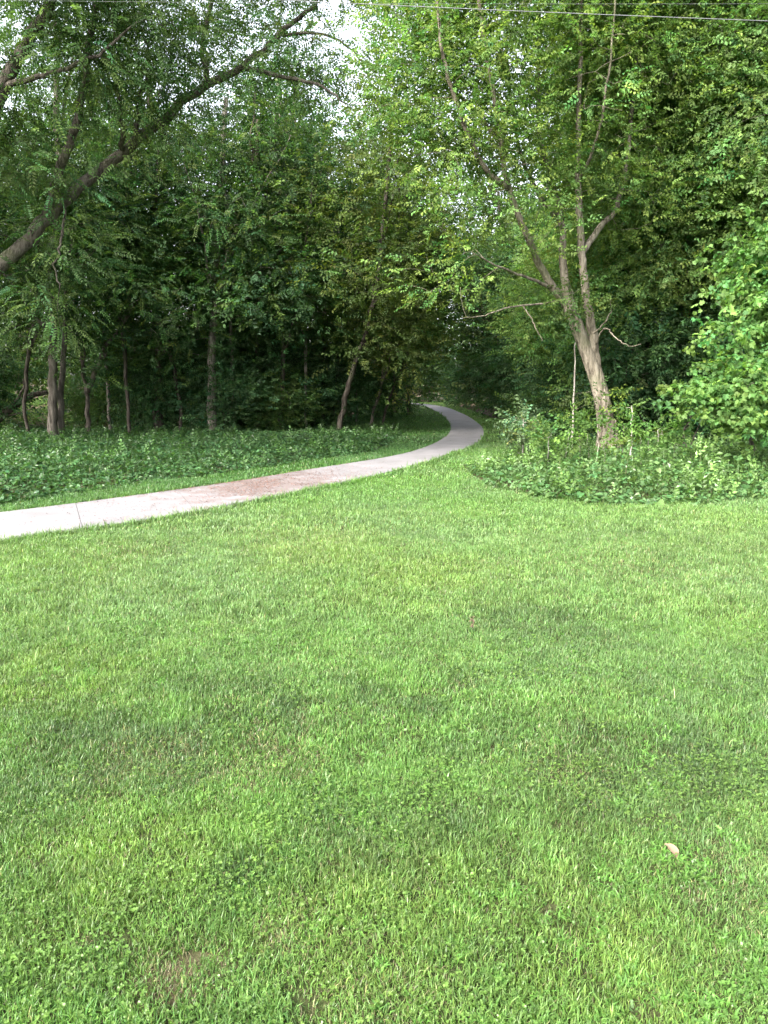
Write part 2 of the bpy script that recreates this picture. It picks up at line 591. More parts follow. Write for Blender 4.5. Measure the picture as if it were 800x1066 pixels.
def leafy(mb_wood, mb_leaf, skel, lobes, n_clusters, per, kind, scale, base_col, r, yellow_col=None, gap=.42, spread=.45, droop=.15, twig=True, shell=.15):
    """scatter leaf clusters through the lobes, grow a twig to each, hang sprays round it"""
    lobes = [np.asarray(l, float) for l in lobes]
    vol = np.array([l[3] * l[4] * l[5] for l in lobes])
    cnt = np.maximum(1, (n_clusters * vol / vol.sum())).astype(int)
    C = []
    for l, n in zip(lobes, cnt):
        d = r.normal(0, 1, (n * 2, 3))
        d /= np.linalg.norm(d, axis=1, keepdims=True)
        q = r.uniform(shell, 1, n * 2) ** .5
        p = l[:3] + d * q[:, None] * l[3:6]
        ns = vnoise(p[:, 0] + p[:, 2] * .7, p[:, 1] - p[:, 2] * .6, 1.1, 5)
        p = p[ns > gap * .6][:n]
        C.append(np.hstack([p, (p - l[:3]) / l[3:6]]))
    C = np.vstack(C)
    C = C[C[:, 2] > .25]
    nodes = np.array(skel.p)
    nrad = np.array(skel.r)
    order = np.argsort([np.min(((nodes - c[:3]) ** 2).sum(1)) for c in C])
    outw = C[order][:, 3:]
    C = C[order][:, :3]
    NP = np.empty((len(nodes) + 2 * len(C), 3))
    NR = np.empty(len(NP))
    NP[:len(nodes)] = nodes
    NR[:len(nodes)] = nrad
    m = len(nodes)
    dirs = np.zeros((len(C), 3))
    for i, c in enumerate(C):
        d2 = ((NP[:m] - c) ** 2).sum(1) + 1.5 * np.maximum(0, NP[:m, 2] - c[2]) ** 2
        j = int(np.argmin(d2))
        a = NP[j]
        L = math.sqrt(((a - c) ** 2).sum())
        mid = (a + c) / 2 + r.normal(0, .08 * L, 3) + np.array([0, 0, .08 * L])
        r0 = min(.6 * NR[j], .006 + .009 * L)
        if twig:
            t = np.array([0, .35, .7, 1])[:, None]
            pts = (1 - t) ** 2 * a + 2 * t * (1 - t) * mid + t ** 2 * c
            add_tube(mb_wood, pts, np.linspace(r0, max(.0035, r0 * .35), 4), 4, cap=False)
        NP[m], NR[m] = .25 * a + .5 * mid + .25 * c, r0 * .7
        NP[m + 1], NR[m + 1] = c, max(.004, r0 * .4)
        m += 2
        dirs[i] = (c - a) / (L + 1e-6)
    n = len(C) * per
    cc = np.repeat(C, per, axis=0)
    dd = np.repeat(dirs, per, axis=0)
    off = r.normal(0, 1, (n, 3)) * spread * np.array([1, 1, .38])
    fwd = dd * .7 + off / spread * .6 + np.array([0, 0, -droop])
    up = np.array([0, 0, .8]) + .55 * np.repeat(outw, per, axis=0) + r.normal(0, .42, (n, 3))
    sc = scale * r.uniform(.75, 1.25, n)
    # clumps of lighter and darker foliage, spray to spray differences
    cl = np.exp(r.normal(0, .28, len(C)))
    hue = r.normal(0, .12, len(C))
    v = np.repeat(cl, per) * np.exp(r.normal(0, .10, n))
    h = np.repeat(hue, per) + r.normal(0, .06, n)
    col = np.asarray(base_col)[None] * v[:, None] * np.stack([1 + h, np.ones(n), 1 - h * .6], -1)
    if yellow_col is not None:                   # lighter, yellower colour on sprays picked at random
        s = r.random(n) < .13
        col[s] = np.asarray(yellow_col) * np.exp(r.normal(0, .2, (s.sum(), 1)))
    pos = cc + off
    pos[:, 2] = np.maximum(pos[:, 2], .12)
    place_sprays(mb_leaf, kind, pos, fwd, up, sc, col, r)

def limb(mb, skel, pts, r0, r1, sides=9, n=6, rough=.06, wob=.03, seed=0):
    """a tapering, slightly wandering limb through world points"""
    r = np.random.default_rng(seed)
    p = smooth_line(pts, n)
    p[1:-1] += r.normal(0, wob, (len(p) - 2, 3)) * np.array([1, 1, .4])
    s = np.linspace(0, 1, len(p))
    rad = r0 + (r1 - r0) * s ** .85
    add_tube(mb, p, rad, sides, rough, seed)
    skel.line(p, rad)
    return p

def base_flare(p, r, n=5):
    return p, r

GREEN = (.055, .105, .030)
DEEP = (.036, .080, .030)
FRESH = (.095, .165, .030)
OLIVE = (.075, .110, .028)

def off_root(root):
    return np.array(root.location)

# ---- the forked tree that stands alone in the bed on the right
def build_forked_tree():
    Y = 15.0
    b = np.array([*gp(633, 484), 0.0])
    Y = b[1]
    root = thing('forked_tree', 'tall forked tree with a warm brown leaning trunk rising from the green bed', 'tree', b)
    A = lambda x, y, d=0: at(x, y, Y + d)
    mb, sk = MB(), Skel()
    tr = [A(634, 496), A(632, 462), A(629, 425), A(622, 395), A(611, 365), A(601, 340), A(594, 320), A(588, 300)]
    limb(mb, sk, tr, .195, .105, 20, 8, .05, .003, 1)
    for k in range(7):                        # root flare and old suckers at the foot
        a = k * .9 + .3
        p0 = b + np.array([math.cos(a) * .38, math.sin(a) * .38, -.06])
        limb(mb, sk, [p0, b + np.array([math.cos(a) * .22, math.sin(a) * .2, .25]), b + np.array([math.cos(a) * .1 - .02, math.sin(a) * .1, .9])], .10, .05, 7, 4, .05, .01, 20 + k)
    parts = []
    limbs = [
        ([A(606, 352), A(598, 334), A(586, 312), A(570, 290, -.2), A(545, 235, -.5), A(528, 190, -.7), A(517, 115, -1), A(502, 30, -1.2), A(490, -80, -1.3)], .12, .020),
        ([A(599, 335), A(592, 312), A(587, 275), A(585, 230, .2), A(572, 180, .3), A(561, 130, .4), A(562, 30, .5), A(560, -90, .5)], .105, .022),
        ([A(627, 418), A(621, 380), A(616, 340, -.05), A(608, 290, -.2), A(604, 230, -.2), A(602, 170), A(604, 80, .1), A(606, -10, .2), A(610, -130, .2)], .12, .024),
        ([A(607, 262, -.15), A(625, 236, .2), A(642, 215, .5), A(655, 150, .8), A(662, 60, 1), A(668, -40, 1.2)], .07, .022),
        ([A(586, 235, .2), A(560, 200, .9), A(540, 150, 1.4), A(530, 80, 1.8), A(525, -20, 2.0)], .055, .02),
        ([A(601, 190, 0), A(620, 150, -.5), A(632, 90, -1), A(640, 10, -1.3), A(645, -70, -1.4)], .032, .012),
        ([A(530, 195, -.7), A(505, 175, -1), A(480, 120, -1.4), A(462, 60, -1.6), A(455, 0, -1.7)], .06, .022),
        ([A(523, 150, -.85), A(490, 110, -.4), A(470, 95, -.1), A(452, 85, .1)], .04, .015),
    ]
    bare = [
        ([A(578, 303), A(560, 293, -.4), A(535, 284, -.9), A(512, 274, -1.3), A(492, 262, -1.6)], .04, .007),
        ([A(586, 312), A(566, 316, -.4), A(530, 320, -.9), A(505, 328, -1.3), A(482, 331, -1.5)], .026, .004),
        ([A(612, 352), A(628, 338, -.3), A(636, 324, -.4), A(637, 308, -.5)], .022, .004),
        ([A(618, 362), A(630, 342, -.5), A(642, 352, -.8), A(656, 360, -1.0), A(668, 358, -1.1)], .02, .003),
        ([A(545, 318, -.6), A(555, 335, -.7), A(565, 355, -.8)], .014, .005),
    ]
    for i, (pts, r0, r1) in enumerate(limbs + bare):
        m2 = MB()
        limb(m2, sk, pts, r0, r1, 8, 6, .05, .010, 40 + i)
        parts.append(m2)
    mw, ml = mb, MB()
    r = np.random.default_rng(11)
    def lobe(x, y, d, rx, ry, rz): return [*A(x, y, d), rx, ry, rz]
    lobes = [lobe(606, 60, -1.0, .9, .6, 1.1), lobe(600, 160, -.9, .6, .5, .7), lobe(632, 85, -1.7, .7, .5, 1.0), lobe(570, 200, -1.1, .6, .4, .5), lobe(530, 160, -1.5, .6, .5, .6), lobe(425, 95, -1.2, .9, .9, .8), lobe(452, 288, -1.3, .95, .8, .32), lobe(478, 258, -1.6, .8, .7, .28), lobe(515, 300, -1.1, .5, .4, .2), lobe(470, 70, -1.3, 1.6, 1.5, 1.5), lobe(520, 20, -.8, 1.7, 1.7, 1.4), lobe(600, 30, .2, 1.7, 1.6, 1.5), lobe(665, 60, .8, 1.5, 1.5, 1.6),
             lobe(520, 140, -.3, 1.3, 1.3, 1.0), lobe(610, 150, -.2, 1.2, 1.2, 1.1), lobe(655, 190, .6, 1.1, 1.2, 1.0), lobe(460, 160, -1.5, 1.0, 1.0, .8),
             lobe(570, 230, -1.0, .8, .9, .6), lobe(490, 215, -1.2, .9, .9, .6), lobe(560, -80, 0, 2.6, 2.2, 1.6), lobe(660, -60, 1, 2.0, 2, 1.6), lobe(475, -50, -1, 1.7, 1.6, 1.4)]
    leafy(mw, ml, sk, [[l[0], l[1] + .25, *l[2:]] for l in lobes], 2000, 9, 'broad', .70, (.105, .175, .045), r, (.16, .22, .05), .6, .30)
    # leafy shoots growing straight from the trunk
    sk2 = Skel(); sk2.line([A(600, 345, -.2), A(612, 385, -.2), A(620, 415, -.2)], [.02] * 3)
    leafy(mw, ml, sk2, [lobe(601, 318, -.45, .42, .3, .38), lobe(610, 412, -.4, .3, .2, .35), lobe(640, 415, -.3, .2, .2, .3)], 26, 7, 'broad', .75, (.07, .115, .028), r, None, .1, .16)
    trunk = mb.build('trunk', M['bark_warm'], root, True, b)
    for m2 in parts:
        m2.build('limb', M['bark_warm'], trunk, True, b)
    ml.build('crown', M['leaf'], root, False, b)
build_forked_tree()

# ---- the big tree leaning in from the left edge
def build_leaning_tree():
    b = np.array([-9.3, 13.6, 0.0])
    root = thing('leaning_tree', 'large dark tree whose thick limb leans in from the left edge across the upper left', 'tree', b)
    mb, sk = MB(), Skel()
    A = at
    limb(mb, sk, [b + [0, 0, -.1], b + [.05, .05, .7], A(-85, 350, 13.8), A(-40, 305, 14)], .50, .36, 14, 7, .06, .012, 3)
    parts = []
    limbs = [
        ([A(-40, 305, 14), A(10, 268, 14.1), A(50, 225, 14.2), A(100, 180, 14.4), A(155, 136, 14.7), A(210, 92, 15), A(260, 65, 15.3), A(290, 35, 15.5), A(325, 6, 15.7), A(370, -40, 16)], .15, .026),
        ([A(45, 230, 14.2), A(60, 185, 14), A(75, 140, 13.8), A(92, 70, 13.6), A(100, -30, 13.4), A(110, -140, 13.3)], .10, .03),
        ([A(-50, 310, 14), A(-30, 200, 13.6), A(8, 80, 13.2), A(42, 25, 13), A(80, -60, 12.8), A(120, -180, 12.6)], .16, .04),
        ([A(5, 90, 13.2), A(45, 78, 13), A(80, 66, 12.9), A(106, 52, 12.7), A(150, 20, 12.6)], .05, .015),
        ([A(128, 155, 14.5), A(126, 120, 14.2), A(122, 95, 14), A(108, 80, 13.9)], .05, .018),
        ([A(140, 148, 14.6), A(148, 100, 14.3), A(154, 82, 14.2), A(150, 40, 14)], .055, .02),
        ([A(250, 70, 15.2), A(300, 80, 15), A(335, 90, 14.9), A(362, 108, 14.8)], .05, .014),
        ([A(215, 90, 15), A(212, 40, 15.2), A(230, -20, 15.4), A(250, -90, 15.5)], .06, .02),
        ([A(290, 36, 15.5), A(345, 38, 15.3), A(390, 75, 15)], .035, .01),
        ([A(68, 205, 14.3), A(64, 250, 14), A(58, 275, 13.9), A(62, 300, 13.9)], .03, .01),
    ]
    for i, (pts, r0, r1) in enumerate(limbs):
        m2 = MB()
        limb(m2, sk, pts, r0, r1, 9, 6, .05, .025, 80 + i)
        parts.append(m2)
    mw, ml = mb, MB()
    r = np.random.default_rng(21)
    def lobe(x, y, Y, rx, ry, rz): return [*A(x, y, Y), rx, ry, rz]
    lobes = [lobe(30, 40, 13, 1.8, 1.6, 1.2), lobe(110, 30, 13.2, 1.6, 1.5, 1.1), lobe(200, 40, 14.8, 1.4, 1.4, .9), lobe(300, 60, 15.2, 1.2, 1.2, .7),
             lobe(120, 100, 14, 1.3, 1.2, .8), lobe(30, 150, 13.6, 1.3, 1.1, .9), lobe(190, 130, 14.6, .9, 1, .6), lobe(-60, 130, 13.4, 1.8, 1.6, 1.6),
             lobe(60, -80, 13, 2.6, 2.4, 1.6), lobe(220, -70, 15, 2.2, 2.2, 1.2), lobe(340, -40, 15.6, 1.5, 1.5, .8), lobe(70, 250, 14, .9, .8, .7), lobe(58, 205, 13.3, .6, .4, .4), lobe(118, 158, 13.6, .65, .4, .35), lobe(185, 108, 14, .6, .4, .35), lobe(352, 70, 15.4, 1.0, 1.0, .5), lobe(385, 115, 15.0, .8, .8, .45), lobe(20, 320, 14, 1.1, .9, .8),
             [-11.2, 14.2, 7.2, 2.4, 2.3, 1.6], [-12.8, 17.0, 6.2, 2.4, 2.4, 1.8], [-10.2, 11.2, 7.6, 2.2, 2.0, 1.4], [-12.5, 14.5, 4.4, 1.6, 1.8, 1.2]]  # unseen crown lobes past the left edge, added to shade the wood
    leafy(mw, ml, sk, [[l[0], l[1] + .05, *l[2:]] for l in lobes], 1750, 8, 'compound', .98, (.080, .142, .048), r, (.115, .175, .05), .5, .36, .35)
    trunk = mb.build('trunk', M['bark_dark'], root, True, b)
    for m2 in parts:
        m2.build('limb', M['bark_mid'], trunk, True, b)
    ml.build('crown', M['leaf'], root, False, b)
build_leaning_tree()

# ---- generic trees grown from a few world points
def grow_tree(name, label, cat, base, trunk_pts, r0, r1, lobes, n, per, kind, scale, col, seed, bark='bark_grey', extra=(), yellow_col=None, group=None, gap=.42, spread=.45, sides=8, droop=.15, limbs=5, wob=.02, shell=.15):
    base = np.asarray(base, float)
    root = thing(name, label, cat, base, group)
    mb, sk = MB(), Skel()
    r = np.random.default_rng(seed)
    tp = limb(mb, sk, trunk_pts, r0, r1, sides, 5, .06, wob, seed)
    for k, (pts, a, c) in enumerate(extra):
        limb(mb, sk, pts, a, c, 6, 5, .05, .02, seed + k + 1)
    for k in range(limbs):
        l = lobes[r.integers(0, len(lobes))]
        j = int(len(tp) * r.uniform(.35, .95))
        tgt = np.array(l[:3]) + r.normal(0, .3, 3) * np.array(l[3:6])
        a = tp[min(j, len(tp) - 1)]
        if tgt[2] < a[2] - .5:
            continue
        mid = (a + tgt) / 2 + r.normal(0, .2, 3) + np.array([0, 0, -.1])
        limb(mb, sk, [a, mid, tgt], r1 * .8 + .012, .012, 6, 5, .05, .03, seed + 50 + k)
    ml = MB()
    leafy(mb, ml, sk, lobes, n, per, kind, scale, col, r, yellow_col, gap, spread, droop, shell=shell)
    mb.build('trunk', M[bark], root, True, base)
    ml.build('crown', M['leaf'], root, False, base)
    return root

# ---- prototypes for the wood, grown once and copied with their parts
def proto_tree(name, seed, H, spread_r, low, kind, scale, n, per, col, yellow_col, bark, gap=.45, r0=None, shell=.15):
    r = np.random.default_rng(seed)
    lean = r.normal(0, .06, 2) * H
    tp = [np.array([0, 0, -.15]), np.array([lean[0] * .1, lean[1] * .1, H * .2]), np.array([lean[0] * .5, lean[1] * .5, H * .5]), np.array([lean[0], lean[1], H * .86])]
    lobes = []
    k = 11
    for i in range(k):
        f = i / (k - 1)
        z = low + (H - low) * (.08 + .86 * f)
        w = spread_r * (math.sin(math.pi * (.2 + .72 * f)) * .8 + .1)
        a = i * 2.4 + r.normal(0, .4)
        d = w * r.uniform(.35, .8) * (1 - .6 * max(0, f - .7) / .3)
        lobes.append([lean[0] * f + math.cos(a) * d, lean[1] * f + math.sin(a) * d, z, w * r.uniform(.45, .7), w * r.uniform(.45, .7), (H - low) * r.uniform(.09, .15)])
    return grow_tree(name, 'x', 'tree', (0, 0, 0), tp, r0 or H * .014, H * .006, lobes, n, per, kind, scale, col, seed, bark, yellow_col=yellow_col, gap=gap, limbs=9, shell=shell)

def first_or_dup(store, key, maker, loc, rz, s, label, group=None):
    if key not in store:
        o = maker()
        store[key] = o
        o.location = loc
        o.rotation_euler = (0, 0, rz)
        o.scale = (s, s, s)
        o['label'] = label
        if group: o['group'] = group
        return o
    return dup(store[key], loc, rz, s, label, group)

STORE = {}
PROTO = {
    'dark_a': lambda: proto_tree('broadleaf_tree', 101, 13.0, 3.6, 2.6, 'broad', 1.15, 760, 7, GREEN, (.09, .14, .03), 'bark_dark'),
    'dark_b': lambda: proto_tree('broadleaf_tree', 102, 14.5, 3.2, 3.6, 'broad', 1.2, 700, 7, DEEP, (.07, .12, .03), 'bark_grey'),
    'feather': lambda: proto_tree('broadleaf_tree', 103, 12.0, 3.4, 2.2, 'compound', 1.2, 520, 7, (.045, .092, .026), (.09, .13, .03), 'bark_grey'),
    'bright': lambda: proto_tree('broadleaf_tree', 104, 12.5, 3.4, 1.0, 'broad', 1.08, 2700, 8, (.115, .195, .055), (.16, .24, .06), 'bark_grey', .2, None, .4),
    'far': lambda: proto_tree('broadleaf_tree', 105, 14.0, 4.0, 1.5, 'coarse', 1.3, 420, 7, (.055, .098, .024), (.09, .13, .03), 'bark_dark'),
    'shrub': lambda: proto_tree('understory_shrub', 106, 3.6, 1.7, .3, 'broad', 1.15, 230, 7, DEEP, None, 'bark_dark', .4, .03),
    'shrub_b': lambda: proto_tree('understory_shrub', 107, 2.6, 1.5, .15, 'broad', 1.0, 200, 7, GREEN, (.08, .13, .03), 'bark_dark', .4, .025),
}
def put(key, x, y, rz, s, label, group=None, cat=None):
    o = first_or_dup(STORE, key, PROTO[key], (x, y, 0), rz, s, label, group)
    if cat: o['category'] = cat
    return o

# tall trees behind and right of the forked tree
def spreading_tree():
    b = np.array([6.9, 18.2, 0])
    L = [(760, 60, 16, 1.5, 1.4, 1.1), (705, 100, 17, 1.4, 1.3, 1.0), (795, 150, 15.6, 1.4, 1.4, 1.0), (725, 190, 16.8, 1.4, 1.3, .9), (665, 150, 18, 1.3, 1.3, 1.0), (775, -10, 16, 1.6, 1.5, 1.1), (690, 10, 17.4, 1.6, 1.5, 1.2),
         (650, 235, 18.2, 1.2, 1.2, .8), (705, 275, 17.2, 1.3, 1.2, .8), (665, 320, 17.8, 1.1, 1.1, .7), (640, 60, 18.4, 1.4, 1.4, 1.2), (820, 60, 15.6, 1.5, 1.4, 1.2), (700, -110, 17.4, 2.2, 2.0, 1.6), (800, -110, 16.2, 2.0, 1.9, 1.5)]
    grow_tree('spreading_tree', 'bright leafy tree filling the upper right, its foliage reaching down to the shrubs', 'tree', b,
              [b - [0, 0, .1], at(720, 400, 18.2), at(712, 280, 18), at(716, 120, 17.8), at(725, -60, 17.6)], .2, .09, [[*at(*l[:3]), *l[3:]] for l in L], 3300, 9, 'broad', .86, (.118, .198, .060), 231, 'bark_grey', yellow_col=(.16, .24, .06), gap=.12, limbs=12, shell=.45, droop=.25, spread=.38)
spreading_tree()
put('bright', 11.0, 16.2, 2.1, 1.05, 'tall bright green tree at the right edge, behind the fresh lobed-leaf bush')
put('bright', 5.9, 20.5, 5.2, .85, 'leafy green tree close behind the forked trunk')
put('bright', 9.8, 21.5, 4.0, 1.15, 'taller leafy tree standing behind the bright trees on the right')
put('dark_b', 14.5, 21.0, .6, 1.0, 'dark tree beyond the right edge of the dense thicket')
put('feather', 7.4, 30.5, 2.6, .85, 'feathery tree standing back to the right of the far bend of the path')
put('dark_a', 8.4, 27.5, 5.1, 1.0, 'shaded tree behind the feathery one right of the path bend')
put('far', 6.4, 38.0, .9, .9, 'tree overhanging the far end of the path from the right')
G_R = 'dim trees deep in the wood right of the path'
for (x, y, rz, s, k) in [(11.5, 29, 1, 1.0, 'far'), (17, 27, 2, 1.05, 'far'), (8.5, 41, 3, 1.0, 'far'), (15, 40, 4, 1.05, 'far')]:
    put(k, x, y, rz, s, 'tall dim tree deep in the wood right of the path, mostly hidden by leafier ones', G_R)

# ---- named trunks on the left, between the path and the dark of the wood
def edge_tree(px, py, tops, r0, r1, H, label, kind, col, seed, bark, spread_r=2.4, low=3.0, n=230, scale=1.2, extra_px=(), per=7, yellow_col=(.08, .13, .03), cats='tree', name='woodland_tree'):
    g = gp(px, py)
    b = np.array([g[0], g[1], 0])
    Y = g[1]
    pts = [b + [0, 0, -.12]] + [at(x, y, Y + d) for (x, y, d) in tops]
    last = pts[-1].copy()
    pts.append(np.array([last[0] + (last[0] - b[0]) * .3, last[1], max(H * .85, last[2] + 1)]))
    r = np.random.default_rng(seed)
    lobes = []
    top = pts[-1]
    for i in range(9):
        f = i / 8
        z = low + (H - low) * (.05 + .9 * f)
        c = last + (top - last) * max(0, (z - last[2]) / max(.1, top[2] - last[2])) if z > last[2] else b + (last - b) * z / last[2]
        w = spread_r * (math.sin(math.pi * (.22 + .7 * f)) * .8 + .15)
        a = i * 2.4 + r.normal(0, .4)
        d = w * r.uniform(.3, .8)
        lobes.append([c[0] + math.cos(a) * d, c[1] + math.sin(a) * d, z, w * r.uniform(.5, .75), w * r.uniform(.5, .75), (H - low) * .12])
    ex = [([at(x, y, Y + d) for (x, y, d) in e[0]], e[1], e[2]) for e in extra_px]
    return grow_tree(name, label, cats, b, pts, r0, r1, lobes, n, per, kind, scale, col, seed, bark, ex, yellow_col, limbs=5)

edge_tree(54, 460, [(55, 420, 0), (56, 360, 0), (52, 290, .1), (60, 200, .2)], 0.143, 0.074, 11, 'straight grey trunk with a vine-wrapped twin stem, near the left edge of the wood', 'compound', (.042, .085, .025), 201, 'bark_mid', 2.6, 2.2, 340,
          extra_px=[([(63, 458, .3), (64, 400, .3), (68, 330, .3), (76, 250, .4)], .10, .05)])
edge_tree(93, 456, [(91, 425, 0), (90, 405, 0), (84, 365, 0), (78, 320, .2)], 0.075, 0.031, 8.5, 'slim dark tree forking low into a Y, behind the left bed', 'broad', GREEN, 202, 'bark_dark', 2.0, 2.2, 170,
          extra_px=[([(91, 408, 0), (100, 385, -.2), (110, 362, -.3), (126, 340, -.5), (140, 318, -.6)], .085, .035)])
edge_tree(163, 453, [(164, 420, 0), (166, 380, 0), (165, 320, .2)], 0.177, 0.087, 12, 'thick dark trunk half buried in leaves, in the middle of the left wood', 'broad', DEEP, 203, 'bark_dark', 3.0, 1.4, 430)
edge_tree(146, 449, [(147, 415, 0), (150, 370, .2), (148, 310, .3)], 0.068, 0.031, 9, 'thin dark stem close beside the thickest trunk', 'compound', GREEN, 204, 'bark_dark', 1.8, 1.8, 190)
edge_tree(215, 449, [(215, 420, 0), (214, 380, 0), (212, 330, .2)], 0.065, 0.034, 9.5, 'slim pale trunk under a low skirt of bluish leaves', 'broad', (.036, .08, .036), 205, 'bark_grey', 2.3, 1.2, 330)
edge_tree(293, 452, [(293, 420, 0), (295, 370, .1), (292, 310, .2)], 0.088, 0.043, 11, 'narrow grey trunk standing alone in the dark centre of the left wood', 'broad', DEEP, 206, 'bark_dark', 2.7, 1.6, 380)
edge_tree(352, 452, [(358, 420, 0), (368, 385, -.2), (384, 335, -.5), (396, 270, -.8)], 0.095, 0.050, 11, 'long trunk tilting right towards the path', 'broad', OLIVE, 207, 'bark_dark', 2.6, 2.4, 330)
edge_tree(384, 449, [(390, 425, 0), (397, 400, -.2), (408, 360, -.4)], 0.061, 0.031, 9, 'thin trunk tilting right, first stem beside the path verge', 'broad', OLIVE, 208, 'bark_dark', 1.6, 1.8, 210)
edge_tree(396, 447, [(404, 420, 0), (413, 395, -.3), (428, 350, -.6)], 0.048, 0.025, 8, 'leaning stem nearest the path, overhanging the verge', 'broad', GREEN, 209, 'bark_dark', 1.4, 1.6, 170)

def arch_tree(bx, by, tops, lobes, label, seed, col, n):
    b = np.array([bx, by, 0])
    grow_tree('arching_tree', label, 'tree', b, [b - [0, 0, .1]] + [at(*t) for t in tops], .13, .05, [[*at(*l[:3]), *l[3:]] for l in lobes], n, 8, 'broad', 1.1, col, seed, 'bark_dark', yellow_col=(.085, .13, .03), gap=.35, limbs=7)
arch_tree(1.3, 37, [(424, 405, 37), (430, 370, 37), (450, 330, 36.6), (478, 295, 36)],
          [(440, 300, 37, 2.2, 2.1, 1.2), (470, 262, 36.8, 2.3, 2.1, 1.3), (420, 250, 38, 2.3, 2.1, 1.3), (455, 205, 37.5, 2.3, 2.2, 1.2), (425, 335, 37.5, 1.6, 1.7, .8), (400, 300, 38, 2.1, 2.1, 1.3), (410, 190, 38, 2.0, 2.0, 1.2)],
          'dark tree bowing right over the path to form a low arch', 221, GREEN, 620)
arch_tree(6.4, 35, [(532, 405, 35), (525, 370, 35), (505, 330, 35), (480, 310, 35.2)],
          [(500, 320, 35, 1.7, 1.7, 1.0), (520, 275, 35, 2.1, 2.0, 1.3), (478, 350, 35.4, 1.2, 1.3, .6), (530, 350, 35.3, 1.6, 1.6, 1.2), (490, 290, 35, 1.8, 1.8, 1.0), (512, 385, 35.6, 1.1, 1.3, .7)],
          'slender tree leaning left over the path bend to close the arch', 222, (.048, .095, .032), 480)
put('feather', -2.2, 39.0, 4.4, 1.1, 'feathery tree rising behind the bowed tree over the path')
put('dark_b', -3.3, 28.5, 3.3, .93, 'tall tree whose crown fills the space left of the bowed tree, behind the tilting trunks')
put('dark_b', -12.6, 19.2, .5, .9, 'tall tree at the far left, behind the leaning tree')
put('feather', -5.2, 22.4, 1.9, .95, 'feathery tree reaching over the centre left of the wood')
put('feather', -9.0, 27.5, 3.7, 1.15, 'taller feathery tree behind the twin grey stems')
put('dark_a', -3.4, 31.5, .4, 1.0, 'broad dark tree behind the stems that lean towards the path')
put('far', .6, 40.0, 2.2, 1.0, 'dark tree closing the tunnel over the far path bend')
G_F = 'shrubs where the path vanishes'
for (x, y, rz, sc_) in [(.2, 50.5, 0, 1.2), (3.6, 60.0, 1, 1.7), (5.4, 48.5, 2, 1.1), (7.2, 46, 3, 1.2), (-1.8, 47.5, 4, 1.1)]:
    put('shrub', x, y, rz, sc_, 'dark shrub closing the view where the path vanishes', G_F, 'shrub')
G_L = 'dim trees deep in the wood left of the path'
for (x, y, rz, s, k) in [(-19, 25, 2.3, .95, 'far'), (-18, 37, 5, 1.05, 'far'), (-24, 34, .4, 1.0, 'far'), (-9, 49, 1, .9, 'far')]:
    put(k, x, y, rz, s, 'tall dim tree deep in the wood left of the path, behind the nearer trunks', G_L)

# thin pole-like stems in the shade
PROTO['pole'] = lambda: proto_tree('slim_tree', 108, 9.5, 1.5, 3.4, 'broad', 1.1, 170, 6, GREEN, (.085, .13, .03), 'bark_dark', .4, .055)
PROTO['pole_b'] = lambda: proto_tree('slim_tree', 109, 8.5, 1.4, 2.8, 'compound', 1.15, 160, 6, (.045, .092, .026), None, 'bark_grey', .4, .05)
G_P = 'slim trees in the left wood'
for (px, Y, rz, sc_, k) in [(22, 22.0, 0, 1.0, 'pole'), (112, 23.5, 1, 1.05, 'pole_b'), (132, 21.6, 2, .9, 'pole'), (188, 22.6, 3, 1.0, 'pole'), (242, 23.2, 4, .95, 'pole_b'), (268, 24.4, 5, 1.1, 'pole'), (318, 24.0, .5, 1.0, 'pole_b'), (336, 25.5, 1.5, 1.05, 'pole'), (372, 26.5, 2.5, 1.0, 'pole_b')]:
    put(k, (px - 400) / F * Y * math.cos(PITCH), Y, rz, sc_, 'slim dark tree with a thin bare stem in the shade of the left wood', G_P)

# understory
G_S = 'shrubs in the shade left of the path'
for (x, y, rz, s, k) in [(-13.0, 23.5, 1, 1.0, 'shrub'), (-9.8, 25.5, 2, .9, 'shrub_b'), (-7.2, 24.5, 3, 1.0, 'shrub'), (-5.4, 25.8, 4, 1.05, 'shrub'), (-3.6, 26.5, 5, 1.0, 'shrub_b'), (-2.2, 28, 0, 1.0, 'shrub'),
                          (-6.2, 30, 1.5, 1.2, 'shrub'), (-10.8, 31, 2.5, 1.2, 'shrub'), (-6.9, 23.2, 1.7, .7, 'shrub'), (-4.9, 22.8, 2.7, .7, 'shrub'), (-3.2, 23.6, 3.7, .8, 'shrub_b'), (-1.7, 25.2, .2, .8, 'shrub'), (-4.2, 24.6, .9, .9, 'shrub'), (-15.5, 27, 3.5, 1.1, 'shrub_b'), (-.4, 34, 4.5, 1.1, 'shrub'), (-3.6, 33, 5.5, 1.3, 'shrub')]:
    put(k, x, y, rz, s, 'dark leafy shrub in the shade under the trees left of the path', G_S, 'shrub')
G_T = 'shrubs under the trees right of the path'
for (x, y, rz, s, k) in [(6.1, 17.4, 1, 1.0, 'shrub'), (8.0, 16.8, 2, .95, 'shrub'), (5.6, 20.4, 3, .85, 'shrub'), (9.9, 17.0, 4, 1.1, 'shrub_b'), (5.6, 23.0, 5, .9, 'shrub_b'), (6.3, 26.4, 0, 1.2, 'shrub'), (6.9, 23.2, 2.2, 1.1, 'shrub'), (7.8, 19.5, 3, 1.3, 'shrub'), (11.3, 18.9, 1.2, 1.3, 'shrub'), (6.2, 34.5, 1.0, 1.2, 'shrub')]:
    put(k, x, y, rz, s, 'dark leafy shrub filling the shade under the trees right of the path', G_T, 'shrub')

